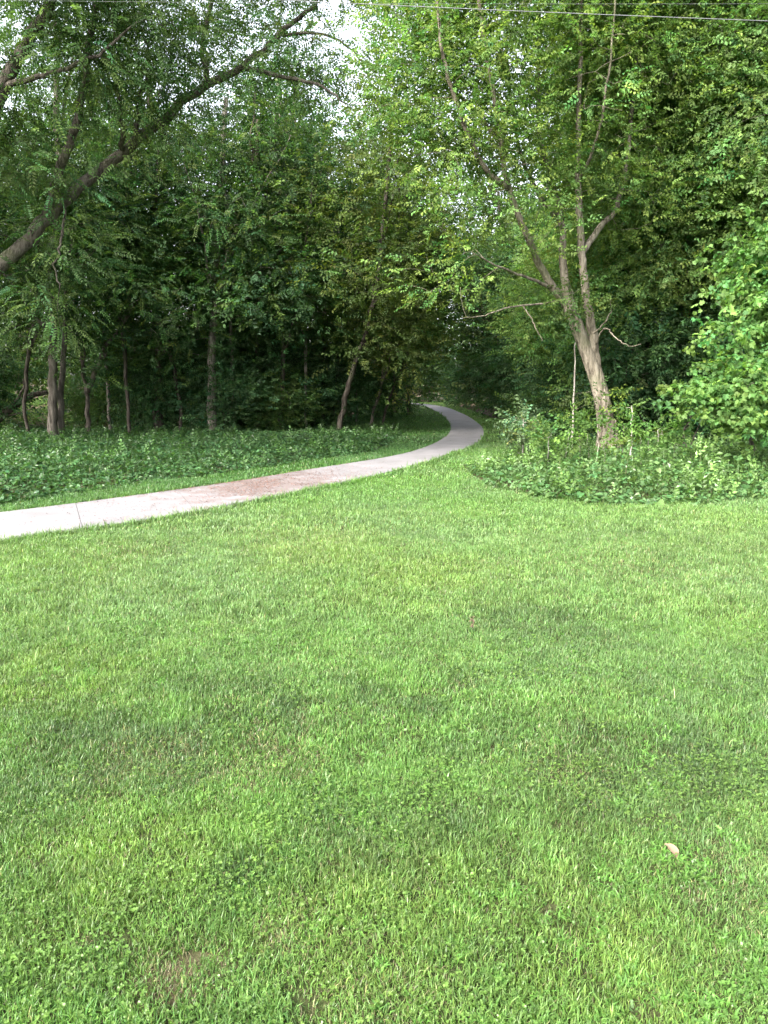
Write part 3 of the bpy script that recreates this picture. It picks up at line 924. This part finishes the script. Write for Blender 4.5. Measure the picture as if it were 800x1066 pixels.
# ---- far wood: one mass closing the view
def far_wood():
    r = np.random.default_rng(31)
    n = 9000
    x = r.uniform(-75, 70, n)
    y = r.uniform(54, 74, n)
    top = 4.5 + 5 * fbm(x, y, 9, 2)
    z = r.uniform(0, 1, n) * top
    pos = np.stack([x, y, z], -1)
    col = np.asarray((.05, .088, .022)) * np.exp(r.normal(0, .25, (n, 1)))
    mb = MB()
    place_sprays(mb, 'coarse', pos, r.normal(0, 1, (n, 3)), np.array([0, 0, 1.]) + r.normal(0, .5, (n, 3)), r.uniform(2.0, 3.2, n), col, r)
    o = mb.build('far_wood', M['leaf'])
    tag(o, 'far wood closing the view beyond the nearer trees', 'wood', kind='stuff')
far_wood()

def undergrowth():
    r = np.random.default_rng(33)
    n = 26000
    y = 19 + 36 * r.random(n) ** 1.3
    x = r.uniform(-1, 1, n) * (y * .62 + 4)
    k = (fbm(x, y, 1.8, 51) > .42) & ~inside(x, y, LBED) & ~inside(x, y, RBED)
    wide = np.vstack([Lc - np.array([1.5, 0]), (Rc + np.array([1.1, 0]))[::-1]])
    k &= ~inside(x, y, wide) & ~inside(x, y, PATH_POLY) & ~((x > -1.5) & (x < 3) & (y < 34)) & ((y > 21) | (np.abs(x) > 6))
    x, y = x[k], y[k]
    n = len(x)
    z = r.uniform(.06, .5, n) * (.4 + fbm(x, y, 2.5, 52))
    fwd = np.stack([r.normal(0, 1, n), r.normal(0, 1, n), r.normal(.2, .3, n)], -1)
    col = np.asarray((.075, .13, .035)) * np.exp(r.normal(0, .22, (n, 1))) * np.stack([1 + r.normal(0, .15, n), np.ones(n), np.ones(n)], -1)
    mb = MB()
    place_sprays(mb, 'broad', np.stack([x, y, z], -1), fwd, np.array([0, 0, 1.]) + r.normal(0, .35, (n, 3)), r.uniform(.7, 1.3, n), col, r)
    o = mb.build('undergrowth', M['leaf'])
    tag(o, 'low weedy undergrowth on the wood floor behind the beds', 'undergrowth', kind='stuff')
undergrowth()

# ---- bright bush with lobed leaves at the right edge
def lobed_bush():
    b = np.array([*gp(780, 498), 0])
    Y = b[1]
    A = lambda x, y, d=0: at(x, y, Y + d)
    lobe = lambda x, y, d, rx, ry, rz: [*A(x, y, d), rx, ry, rz]
    lobes = [lobe(765, 415, -.6, .75, .7, .38), lobe(735, 405, -.3, .45, .5, .22), lobe(800, 395, -.3, .8, .8, .5), lobe(800, 290, 0, .75, .8, .75), lobe(850, 340, .3, 1.1, 1, 1.2), lobe(792, 348, -.4, .5, .45, .4), lobe(758, 305, -.3, .5, .5, .28), lobe(785, 245, -.1, .6, .55, .35), lobe(750, 340, -.5, .4, .4, .2), lobe(800, 310, -.4, .6, .5, .3), lobe(775, 375, -.6, .45, .4, .25), lobe(785, 445, -.7, .5, .5, .22), lobe(870, 250, .5, 1.1, 1, 1.0)]
    ex = [([A(715, 492, .3), A(714, 470, .3), A(716, 440, .2), A(740, 415, 0)], .022, .012), ([A(722, 492, .2), A(720, 465, .2), A(728, 435, .1)], .018, .01),
          ([A(712, 492, .4), A(711, 462, .4), A(722, 430, .2)], .016, .01)]
    grow_tree('lobed_leaf_bush', 'fresh light green bush with lobed leaves and thin stems at the right edge', 'bush', b,
              [b - [0, 0, .1], A(786, 450), A(800, 380), A(815, 290)], .055, .02, lobes, 1150, 6, 'maple', .72, (.112, .212, .058), 301, 'bark_mid', ex, (.15, .25, .06), gap=.6, spread=.2, droop=.4, limbs=0)
lobed_bush()

# ---- small plants and saplings in the right bed
def sapling(px, py, top_py, label, bark='bark_pale', n=10, col=(.08, .15, .035), seed=0, r0=.014, lobes_px=(), kind='broad', bend=0, name='sapling', scale=.8):
    g = gp(px, py)
    b = np.array([g[0], g[1], 0])
    A = lambda x, y, d=0: at(x, y, b[1] + d)
    lobes = [[*A(x, y), rx, rx, rz] for (x, y, rx, rz) in lobes_px] or [[*A(px + bend, top_py), .1, .1, .12]]
    grow_tree(name, label, 'sapling', b, [b - [0, 0, .05], A(px + bend * .3, (py + top_py) / 2), A(px + bend, top_py)], r0, r0 * .55, lobes, n, 5, kind, scale, col, seed, bark, gap=.05, spread=.09, limbs=0, sides=6, wob=.009)
sapling(571, 497, 455, 'small sapling with a flat tuft of fresh green leaves in the right bed', n=14, col=(.105, .185, .05), seed=401, lobes_px=[(570, 455, .18, .08), (566, 448, .12, .06)])
sapling(545, 487, 440, 'dusty grey-green young plant beside the path bend', n=34, col=(.10, .16, .075), seed=402, lobes_px=[(540, 440, .28, .16), (552, 452, .3, .15)], r0=.02)
sapling(657, 500, 425, 'tall pale bare sapling stem just right of the forked trunk', n=3, seed=403, r0=.017, bend=1)
sapling(641, 497, 452, 'short pale sapling stem touching the foot of the forked trunk', n=2, seed=404, r0=.011)
sapling(605, 497, 440, 'dark thin sapling stem left of the forked trunk', 'bark_grey', n=5, seed=405, r0=.013, bend=-4)
sapling(596, 480, 350, 'tall leafless pole standing behind the forked trunk on its left', 'bark_pale', n=3, seed=406, r0=.026, bend=4)
sapling(685, 500, 448, 'thin leafy sapling between the pale pole and the lobed bush', n=12, seed=407, lobes_px=[(686, 450, .2, .12)])

G_W = 'thin pale stems round the forked tree'
for (x, y0, y1, r0, bend, sd) in [(622, 500, 448, .009, 1, 411), (614, 499, 452, .008, -2, 412), (648, 500, 444, .009, 2, 413), (667, 501, 458, .008, 1, 414), (630, 502, 462, .008, -1, 415), (676, 500, 440, .009, -2, 416), (590, 498, 450, .008, 2, 417), (700, 503, 462, .009, 3, 418)]:
    sapling(x, y0, y1, 'thin greyish stem standing in the green bed round the forked tree', n=2, seed=sd, r0=r0 * .8, bend=bend, name='thin_stem', bark='bark_grey' if sd % 3 else 'bark_pale')
    list(COL.objects)[-1].parent['group'] = G_W

# ---- fallen branch on the wood floor, far left
def fallen_branch():
    g = gp(-5, 452)
    b = np.array([g[0], g[1], 0])
    root = thing('fallen_branch', 'dark fallen branch propped up on the wood floor at the left edge', 'branch', b)
    mb, sk = MB(), Skel()
    A = lambda x, y, d=0: at(x, y, b[1] + d)
    limb(mb, sk, [A(-40, 455), A(-8, 440), A(12, 425), A(32, 412, .2), A(50, 408, .4)], .17, .07, 9, 6, .08, .02, 5)
    o = mb.build('stem', M['bark_dark'], root, True, b)
    m2 = MB()
    limb(m2, sk, [A(10, 426), A(22, 408, -.2), A(27, 392, -.3)], .05, .018, 6, 5, .05, .02, 6)
    limb(m2, sk, [A(0, 434), A(20, 430, -.2), A(34, 424, -.4)], .04, .015, 6, 5, .05, .02, 7)
    m2.build('side_branches', M['bark_dark'], root, True, b)
fallen_branch()

# ------------------------------------------------------------------ beds of broad-leaved ground cover
def bed(name, label, poly, dens, hgt, size, col, seed, lim, weeds=.03, stalks=.06):
    r = np.random.default_rng(seed)
    lo, hi = poly.min(0), poly.max(0)
    lo, hi = np.maximum(lo, lim[0]), np.minimum(hi, lim[1])
    n = int(dens * (hi[0] - lo[0]) * (hi[1] - lo[1]))
    x, y = r.uniform(lo[0], hi[0], n), r.uniform(lo[1], hi[1], n)
    wob = (fbm(x, y, .9, seed) - .5) * 1.3 + r.normal(0, .08, n)
    k = inside(x + wob * .3, y + wob * .6, poly) & ~inside(x, y, PATH_POLY)
    x, y = x[k], y[k]
    n = len(x)
    hh = hgt * (.45 + 1.1 * fbm(x, y, 1.6, seed + 1))
    # lower towards the open rim of the bed
    rim = np.full(n, 9.)
    for i in range(len(poly) - 5):
        a, b = poly[i], poly[i + 1]
        ab = b - a
        t = np.clip(((x - a[0]) * ab[0] + (y - a[1]) * ab[1]) / (ab @ ab), 0, 1)
        rim = np.minimum(rim, np.hypot(x - a[0] - t * ab[0], y - a[1] - t * ab[1]))
    hh *= np.clip(.16 + rim * .55, .14, 1)
    hh *= np.exp(r.normal(0, .18, n))
    hh *= np.clip(1.25 - np.maximum(0, y - 10) * .05, .4, 1.0)
    z = hh * np.clip(r.beta(3, 1.3, n), .1, 1) + .02
    proto = heart_leaf(1, .85)
    s = size * np.exp(r.normal(-.05, .38, n)) * (.7 + .6 * fbm(x, y, .6, seed + 4))
    a = r.uniform(0, 2 * np.pi, n)
    fwd = np.stack([np.cos(a), np.sin(a), r.normal(-.25, .25, n)], -1)
    up = np.array([0, 0, 1.]) + r.normal(0, .3, (n, 3))
    Rm = rotmats(fwd, up)
    V = np.einsum('nij,vj->nvi', Rm, proto) * s[:, None, None] + np.stack([x, y, z], -1)[:, None, :]
    Fc = (LH[None] + (np.arange(n) * 9)[:, None, None]).reshape(-1, 3)
    cl = .55 + .95 * fbm(x, y, .7, seed + 2)
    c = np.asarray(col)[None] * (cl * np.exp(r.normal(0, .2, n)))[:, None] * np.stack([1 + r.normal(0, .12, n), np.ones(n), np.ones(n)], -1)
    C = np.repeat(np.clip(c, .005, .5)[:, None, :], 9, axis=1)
    mb = MB()
    mb.add(V.reshape(-1, 3), [Fc], C.reshape(-1, 3))
    # stalks
    m = n // 6
    px, py, pz = x[:m], y[:m], z[:m]
    w = .004
    v = np.empty((m, 4, 3))
    v[:, 0] = np.stack([px - w, py, px * 0], -1)
    v[:, 1] = np.stack([px + w, py, px * 0], -1)
    v[:, 2] = np.stack([px + w * .6, py, pz], -1)
    v[:, 3] = np.stack([px - w * .6, py, pz], -1)
    q = np.arange(4)[None] + (np.arange(m) * 4)[:, None]
    mb.add(v.reshape(-1, 3), [q], np.broadcast_to(np.array([.06, .10, .035]), (m * 4, 3)))
    # other weeds standing through it: leafy stems and long grass, taller here and there
    nw = int(len(x) * weeds)
    j = r.integers(0, len(x), nw)
    wx, wy = x[j], y[j]
    tallw = fbm(wx, wy, .9, seed + 7)
    kk = tallw + r.normal(0, .06, nw) > .5
    wx, wy, tallw = wx[kk], wy[kk], tallw[kk]
    nw = len(wx)
    wz = hh[j][kk] * r.uniform(.5, 1.25, nw)
    fw = np.stack([r.normal(0, .6, nw), r.normal(0, .6, nw), r.uniform(.2, 1.2, nw)], -1)
    wc = np.asarray(col)[None] * np.array([1.25, 1.15, .9]) * np.exp(r.normal(0, .25, (nw, 1)))
    place_sprays(mb, 'broad', np.stack([wx, wy, wz * .8], -1), fw, r.normal(0, .5, (nw, 3)) + np.array([0, 0, 1.]), r.uniform(.45, .9, nw), wc, r)
    ng = int(len(x) * stalks)
    j = r.integers(0, len(x), ng)
    gc = np.array([.10, .17, .055]) * np.exp(r.normal(0, .25, (ng, 1)))
    dry = r.random(ng) < .06
    gc[dry] = np.array([.25, .23, .14])
    blades(mb, x[j] + r.normal(0, .1, ng), y[j] + r.normal(0, .1, ng), hh[j] * r.uniform(.7, 1.5, ng), np.full(ng, .008), gc, r, .25)
    o = mb.build(name, M['leaf_gloss'])
    tag(o, label, 'ground cover', kind='stuff')

# ------------------------------------------------------------------ grass
def blades(mb, x, y, L, W, col, r, lean=.45, zoff=0.0):
    n = len(x)
    a = r.uniform(0, 2 * np.pi, n)
    lean = lean * 1.25
    side = np.stack([np.cos(a), np.sin(a), np.zeros(n)], -1)
    b = a + np.pi / 2 + r.normal(0, .6, n)
    ln = np.abs(r.normal(lean, .28, n))
    ld = np.stack([np.cos(b), np.sin(b), np.zeros(n)], -1)
    base = np.stack([x, y, ground_h(x, y) + zoff - .004], -1)
    up = np.array([0, 0, 1.])
    h1 = (L * .55)[:, None]
    mid = base + up * h1 * np.cos(ln * .5)[:, None] + ld * (h1[:, 0] * np.sin(ln * .5))[:, None]
    tip = mid + up * (L * .48 * np.cos(ln * 1.6))[:, None] + ld * (L * .48 * np.sin(ln * 1.6))[:, None]
    w = W[:, None] / 2
    v = np.empty((n, 5, 3))
    v[:, 0] = base - side * w
    v[:, 1] = base + side * w
    v[:, 2] = mid + side * w * .85
    v[:, 3] = mid - side * w * .85
    v[:, 4] = tip
    i = (np.arange(n) * 5)[:, None]
    q = i + np.array([[0, 1, 2, 3]])
    t = i + np.array([[3, 2, 4]])
    C = np.repeat(col[:, None, :], 5, axis=1)
    mb.add(v.reshape(-1, 3), [q, t], C.reshape(-1, 3))

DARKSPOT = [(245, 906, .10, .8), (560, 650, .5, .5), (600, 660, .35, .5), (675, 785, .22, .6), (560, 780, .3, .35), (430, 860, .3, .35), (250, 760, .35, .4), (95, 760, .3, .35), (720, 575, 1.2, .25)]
DRYSPOT = [(185, 1012, .11, .4), (160, 790, .25, .2), (270, 795, .25, .22), (330, 560, .9, .15), (655, 590, 1.0, .12), (760, 920, .2, .15), (410, 1040, .2, .2), (300, 968, .12, .35), (590, 800, .25, .12), (130, 576, .5, .15)]
YELSPOT = [(340, 575, .8), (440, 600, .8), (60, 700, .5), (420, 940, .4), (600, 960, .4), (120, 900, .4)]

def lawn_points(d0, d1, dens, r):
    """random lawn points between distances d0 and d1 (m ahead), a little wider than the view"""
    xm = .56 * d1 + 1.8
    n = int(dens * 2 * xm * (d1 - d0))
    x, y = r.uniform(-xm, xm, n), r.uniform(d0, d1, n)
    k = np.abs(x) < .56 * y + 1.6
    x, y = x[k], y[k]
    k = ~inside(x + r.normal(0, .035, len(x)), y + r.normal(0, .035, len(x)), PATH_POLY)
    x, y = x[k], y[k]
    edge = (fbm(x, y, .9, 77) - .5) * .5 - .45
    k = ~inside(x, y + edge, LBED) & ~inside(x, y + edge, RBED)
    # keep to the lawn side of the wood
    k &= ~((y > 23) & (x < -1.5)) & ~((y > 18) & (x > 5))
    return x[k], y[k]

def near_path(x, y):
    k = np.zeros(len(x), bool)
    for dx, dy in ((.1, .1), (-.1, .1), (.1, -.1), (-.1, -.1)):
        k |= inside(x + dx, y + dy, PATH_POLY)
    return k

def spotw(x, y, spots):
    w = np.zeros(len(x))
    for s in spots:
        c = gp(s[0], s[1])
        dd = np.hypot(x - c[0], (y - c[1])) / s[2] + (vnoise(x, y, s[2] * .35, 91) - .5) * .9
        w = np.maximum(w, np.clip(1.4 - dd, 0, 1) * (s[3] if len(s) > 3 else 1))
    return w

def build_lawn():
    r = np.random.default_rng(61)
    mb = MB()
    for d0, d1, dens, Lm, Wm in [(.9, 3.0, 36000, .030, .0033), (3.0, 5.0, 20000, .034, .0040), (5.0, 8.0, 10500, .042, .0054), (8.0, 12.5, 4600, .046, .0078), (12.5, 20, 1700, .045, .013), (20, 34, 600, .045, .022), (34, 62, 150, .045, .035)]:
        x, y = lawn_points(d0, d1, dens, r)
        n = len(x)
        tall = fbm(x, y, .55, 7)
        broad = fbm(x, y, 2.4, 8)
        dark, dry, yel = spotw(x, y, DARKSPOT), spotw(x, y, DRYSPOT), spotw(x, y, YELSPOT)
        L = Lm * (.7 + .6 * tall) * np.exp(r.normal(0, .22, n)) * (1 - .45 * dry)
        W = Wm * np.exp(r.normal(0, .2, n))
        g = np.array([.108, .212, .050])
        blue = np.array([.118, .202, .076])
        yl = np.array([.145, .228, .05])
        straw = np.array([.20, .215, .095])
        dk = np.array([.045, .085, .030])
        L = L * np.where(near_path(x, y), 1.9, 1.0)
        mid = np.exp(-((y - 7.0) / 3.2) ** 2)  # middle band whose grazing sheen is painted into the blade colour
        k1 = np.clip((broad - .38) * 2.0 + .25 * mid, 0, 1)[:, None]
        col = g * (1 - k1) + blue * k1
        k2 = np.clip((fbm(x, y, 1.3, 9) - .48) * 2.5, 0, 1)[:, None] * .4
        col = col * (1 - k2) + yl * k2
        col = col * (1 - .7 * yel[:, None]) + yl * .7 * yel[:, None]
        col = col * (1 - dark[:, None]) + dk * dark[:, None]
        # the near grass is patchier and duller, the middle longer and even, its grazing sheen painted in as paler colour
        dull = np.clip((fbm(x, y, .5, 17) - .42) * 6, 0, 1) * np.exp(-((y - 3.2) / 1.0) ** 2)
        col = col * (1 - .62 * dull[:, None]) + np.array([.062, .105, .045]) * .62 * dull[:, None]
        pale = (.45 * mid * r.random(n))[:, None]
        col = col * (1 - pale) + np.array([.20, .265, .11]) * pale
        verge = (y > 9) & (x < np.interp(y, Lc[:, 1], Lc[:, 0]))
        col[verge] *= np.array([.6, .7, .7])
        s = r.random(n) < (.010 + .03 * np.clip((fbm(x, y, .8, 10) - .5) * 4, 0, 1) + .6 * dry)
        col[s] = straw * np.exp(r.normal(0, .25, (s.sum(), 1)))
        col = col * np.exp(r.normal(0, .22, (n, 1))) * np.stack([1 + r.normal(0, .08, n), np.ones(n), np.ones(n)], -1)
        # tight tufts: some stand bright and tall, some sit low and dull
        tuft = fbm(x, y, .09, 41)
        L = L * (.5 + 1.0 * tuft)
        col = col * (.60 + .8 * fbm(x, y, .12, 42))[:, None]
        thin = np.clip((.40 - fbm(x, y, .11, 43)) * 4, 0, .75) * np.clip(1.4 - y / 6, 0, 1)
        keep = r.random(n) > np.clip(thin + dry * .75 + dark * .35, 0, .93)
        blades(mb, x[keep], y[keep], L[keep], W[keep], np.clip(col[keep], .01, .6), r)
        # flattened dead thatch between the blades, thick in the dry spots
        if d0 < 8:
            k = r.random(n) < .035 + .5 * dry
            tc = np.array([.17, .145, .085]) * np.exp(r.normal(0, .3, (int(k.sum()), 1)))
            blades(mb, x[k], y[k], Lm * r.uniform(.8, 1.5, int(k.sum())), np.full(int(k.sum()), Wm * .6), tc, r, 1.05, .003)
    o = mb.build('grass', M['grass'])
    tag(o, 'mown lawn grass covering the foreground and verges', 'grass', kind='stuff')

def build_clover():
    r = np.random.default_rng(62)
    mb = MB()
    for d0, d1, dens, sz in [(1.0, 3.0, 4000, .0048), (3.0, 5.0, 1100, .006)]:
        x, y = lawn_points(d0, d1, dens, r)
        p = fbm(x, y, .7, 12) * .6 + fbm(x, y, .25, 13) * .4
        k = p + r.normal(0, .04, len(x)) > .46 + .03 * np.maximum(0, y - 2.5)
        dry = spotw(x, y, DRYSPOT)
        k &= r.random(len(x)) > dry * 1.2
        x, y = x[k], y[k]
        n = len(x)
        z = ground_h(x, y) + r.uniform(.012, .04, n)
        a0 = r.uniform(0, 6.28, n)
        tilt = r.normal(0, .35, (n, 3)) + np.array([0, 0, 1.])
        val = (.8 + .5 * fbm(x, y, .4, 14)) * np.exp(r.normal(0, .18, n))
        hue = fbm(x, y, .9, 15)
        base = np.array([.082, .175, .036])[None] * (1 - hue[:, None]) + np.array([.135, .21, .036])[None] * hue[:, None]
        s = sz * np.exp(r.normal(0, .25, n))
        proto = np.array([[0, 0, 0], [.42, .35, .08], [.5, .8, .12], [0, 1.0, .02], [-.5, .8, .12], [-.42, .35, .08]])
        tri = np.array([[0, 1, 2], [0, 2, 3], [0, 3, 4], [0, 4, 5]])
        for q in range(3):
            a = a0 + q * 2.094
            fwd = np.stack([np.cos(a), np.sin(a), r.normal(0, .25, n)], -1)
            Rm = rotmats(fwd, tilt)
            V = np.einsum('nij,vj->nvi', Rm, proto) * (1.25 * s)[:, None, None] + np.stack([x, y, z], -1)[:, None, :]
            Fc = (tri[None] + (np.arange(n) * 6)[:, None, None]).reshape(-1, 3)
            C = np.repeat((base * val[:, None])[:, None, :], 6, axis=1)
            mb.add(V.reshape(-1, 3), [Fc], np.clip(C, .01, .6).reshape(-1, 3))
    # broad-bladed weed clumps, low rosettes of short wide blades
    for d0, d1, dens in [(1.0, 3.0, 130), (3.0, 5.0, 55), (5.0, 8.0, 10)]:
        x, y = lawn_points(d0, d1, dens, r)
        k = fbm(x, y, .9, 19) + r.normal(0, .05, len(x)) > .47
        x, y = x[k], y[k]
        m = 34
        n = len(x) * m
        a = r.uniform(0, 6.28, n)
        rad = np.abs(r.normal(0, .032, n)) * np.repeat(r.uniform(.6, 1.5, len(x)), m)
        cc = np.array([.118, .255, .050])[None] * np.repeat(np.exp(r.normal(0, .2, (len(x), 1))), m, axis=0) * np.exp(r.normal(0, .14, (n, 1)))
        blades(mb, np.repeat(x, m) + np.cos(a) * rad, np.repeat(y, m) + np.sin(a) * rad, r.uniform(.022, .045, n), r.uniform(.005, .009, n), cc, r, .75)
    o = mb.build('clover', M['leaf_gloss'])
    tag(o, 'patches of low clover and small weeds in the near lawn', 'clover', kind='stuff')
build_lawn()
build_clover()
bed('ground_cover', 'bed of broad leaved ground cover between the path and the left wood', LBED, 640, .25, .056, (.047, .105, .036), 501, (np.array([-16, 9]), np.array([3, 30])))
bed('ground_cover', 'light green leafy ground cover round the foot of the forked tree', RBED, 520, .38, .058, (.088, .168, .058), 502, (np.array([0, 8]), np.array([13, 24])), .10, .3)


# ------------------------------------------------------------------ litter on the path, dry leaf, cables
def flake_mat(name):
    m, t, out = new_mat(name)
    at_ = node(t, 'ShaderNodeAttribute', attribute_name='tint')
    pb = node(t, 'ShaderNodeBsdfPrincipled')
    pb.inputs['Roughness'].default_value = .7
    t.links.new(at_.outputs['Color'], pb.inputs['Base Color'])
    t.links.new(pb.outputs[0], out.inputs[0])
    return m
M['dry'] = flake_mat('dry_leaf')

def build_litter():
    r = np.random.default_rng(71)
    c = gp(270, 507)
    n = 26000
    x = r.normal(c[0], 1.25, n)
    y = r.normal(c[1], 1.5, n)
    k = inside(x, y, PATH_POLY) & (fbm(x, y, .5, 33) + r.normal(0, .08, n) > .44)
    x, y = x[k], y[k]
    m = 9000
    x2, y2 = r.uniform(-9, 4, m), r.uniform(6.5, 30, m)
    k = inside(x2, y2, PATH_POLY) & (fbm(x2, y2, .8, 36) > .46)
    rust = np.concatenate([np.ones(len(x), bool), np.zeros(int(k.sum()), bool)])
    x, y = np.concatenate([x, x2[k]]), np.concatenate([y, y2[k]])
    n = len(x)
    a = r.uniform(0, 6.28, n)
    s = r.uniform(.008, .024, n)
    proto = np.array([[0, -.5, 0], [.3, 0, .15], [0, .6, .1], [-.3, 0, .2]])
    fwd = np.stack([np.cos(a), np.sin(a), r.normal(0, .15, n)], -1)
    Rm = rotmats(fwd, np.array([0, 0, 1.]) + r.normal(0, .2, (n, 3)))
    V = np.einsum('nij,vj->nvi', Rm, proto) * s[:, None, None] + np.stack([x, y, np.full(n, .052)], -1)[:, None, :]
    Fc = (LQ[None] + (np.arange(n) * 4)[:, None, None]).reshape(-1, 3)
    C = np.where(rust[:, None], np.array([.15, .075, .055]), np.array([.10, .085, .055])) * np.exp(r.normal(0, .35, (n, 1)))
    o = mesh_np('fallen_seed_litter', V.reshape(-1, 3), [Fc], M['dry'], col=np.repeat(C, 4, axis=0))
    tag(o, 'rusty fallen seeds scattered over the middle of the path', 'litter', kind='stuff')
build_litter()

def dry_leaf():
    g = gp(697, 894)
    b = np.array([g[0], g[1], ground_h(g[0], g[1]) + .026])
    n = 7
    t = np.linspace(0, 1, n)
    w = .017 * np.sin(np.pi * (t * .92 + .05)) ** .8
    v = []
    for i in range(n):
        zc = .016 * math.sin(t[i] * 3.4) + .004 * math.sin(t[i] * 9)
        for sgn, up in ((-1, .012), (0, 0), (1, .016)):
            v.append([sgn * w[i], (t[i] - .5) * .058, zc + up * (w[i] / .022)])
    v = np.array(v)
    ang = R(35)
    rot = np.array([[math.cos(ang), -math.sin(ang), 0], [math.sin(ang), math.cos(ang), 0], [0, 0, 1]])
    tilt = R(40)
    rx = np.array([[1, 0, 0], [0, math.cos(tilt), -math.sin(tilt)], [0, math.sin(tilt), math.cos(tilt)]])
    v = v @ rx.T @ rot.T
    f = [[i * 3 + j, i * 3 + j + 1, i * 3 + j + 4, i * 3 + j + 3] for i in range(n - 1) for j in (0, 1)]
    o = mesh_np('fallen_leaf', v, [np.array(f)], M['dry'], col=np.array([.19, .125, .078]), smooth=True)
    o.location = b
    tag(o, 'single pale tan dry leaf lying on the lawn at lower right', 'leaf')
dry_leaf()

def seed_stalk():
    g = gp(492, 657)
    b = np.array([g[0], g[1], ground_h(*g)])
    root = thing('seed_stalk', 'short reddish brown seed stalk standing alone in the middle of the lawn', 'weed', b)
    r = np.random.default_rng(81)
    st = MB()
    add_tube(st, [b, b + [.003, 0, .05], b + [-.002, .004, .10]], [.002, .0017, .001], 6)
    me = st.build('stem', M['bark_dark'], root, True, b)
    n = 60
    p = b + np.stack([r.normal(0, .006, n), r.normal(0, .006, n), r.uniform(.04, .11, n)], -1)
    Rm = rotmats(r.normal(0, 1, (n, 3)), r.normal(0, 1, (n, 3)))
    V = np.einsum('nij,vj->nvi', Rm, leaf_quad(.011, .008)) + p[:, None, :]
    Fc = (LQ[None] + (np.arange(n) * 4)[:, None, None]).reshape(-1, 3)
    C = np.repeat(np.array([.12, .075, .05]) * np.exp(r.normal(0, .25, (n, 1))), 4, axis=0)
    mesh_np('seed_head', V.reshape(-1, 3) - b, [Fc], M['dry'], root, C)
seed_stalk()

def cables():
    m, t, out = new_mat('cable_sheath')
    pb = node(t, 'ShaderNodeBsdfPrincipled')
    nz = node(t, 'ShaderNodeTexNoise')
    nz.inputs['Scale'].default_value = 4
    r = ramp(t, [(.3, (.09, .095, .10)), (.7, (.15, .155, .16))], nz.outputs['Fac'])
    t.links.new(r.outputs[0], pb.inputs['Base Color'])
    pb.inputs['Roughness'].default_value = .5
    t.links.new(pb.outputs[0], out.inputs[0])
    for (pa, pb_, rad, lab) in [((447, 7), (800, 21.5), .005, 'thin pale overhead cable crossing the upper right, the lower of two'),
                                ((340, 3), (800, 3.5), .0015, 'thinner overhead cable just above the lower one, at the very top')]:
        a, b = at(*pa, 11.0), at(*pb_, 10.6)
        d = (b - a)
        s = np.linspace(-3, 4.0, 60)
        p = a + d * s[:, None]
        p[:, 2] += .004 * (s * (s - 1)) * np.linalg.norm(d)
        mb = MB()
        add_tube(mb, p, rad, 8)
        tag(mb.build('overhead_cable', m, None, True), lab, 'cable')
cables()
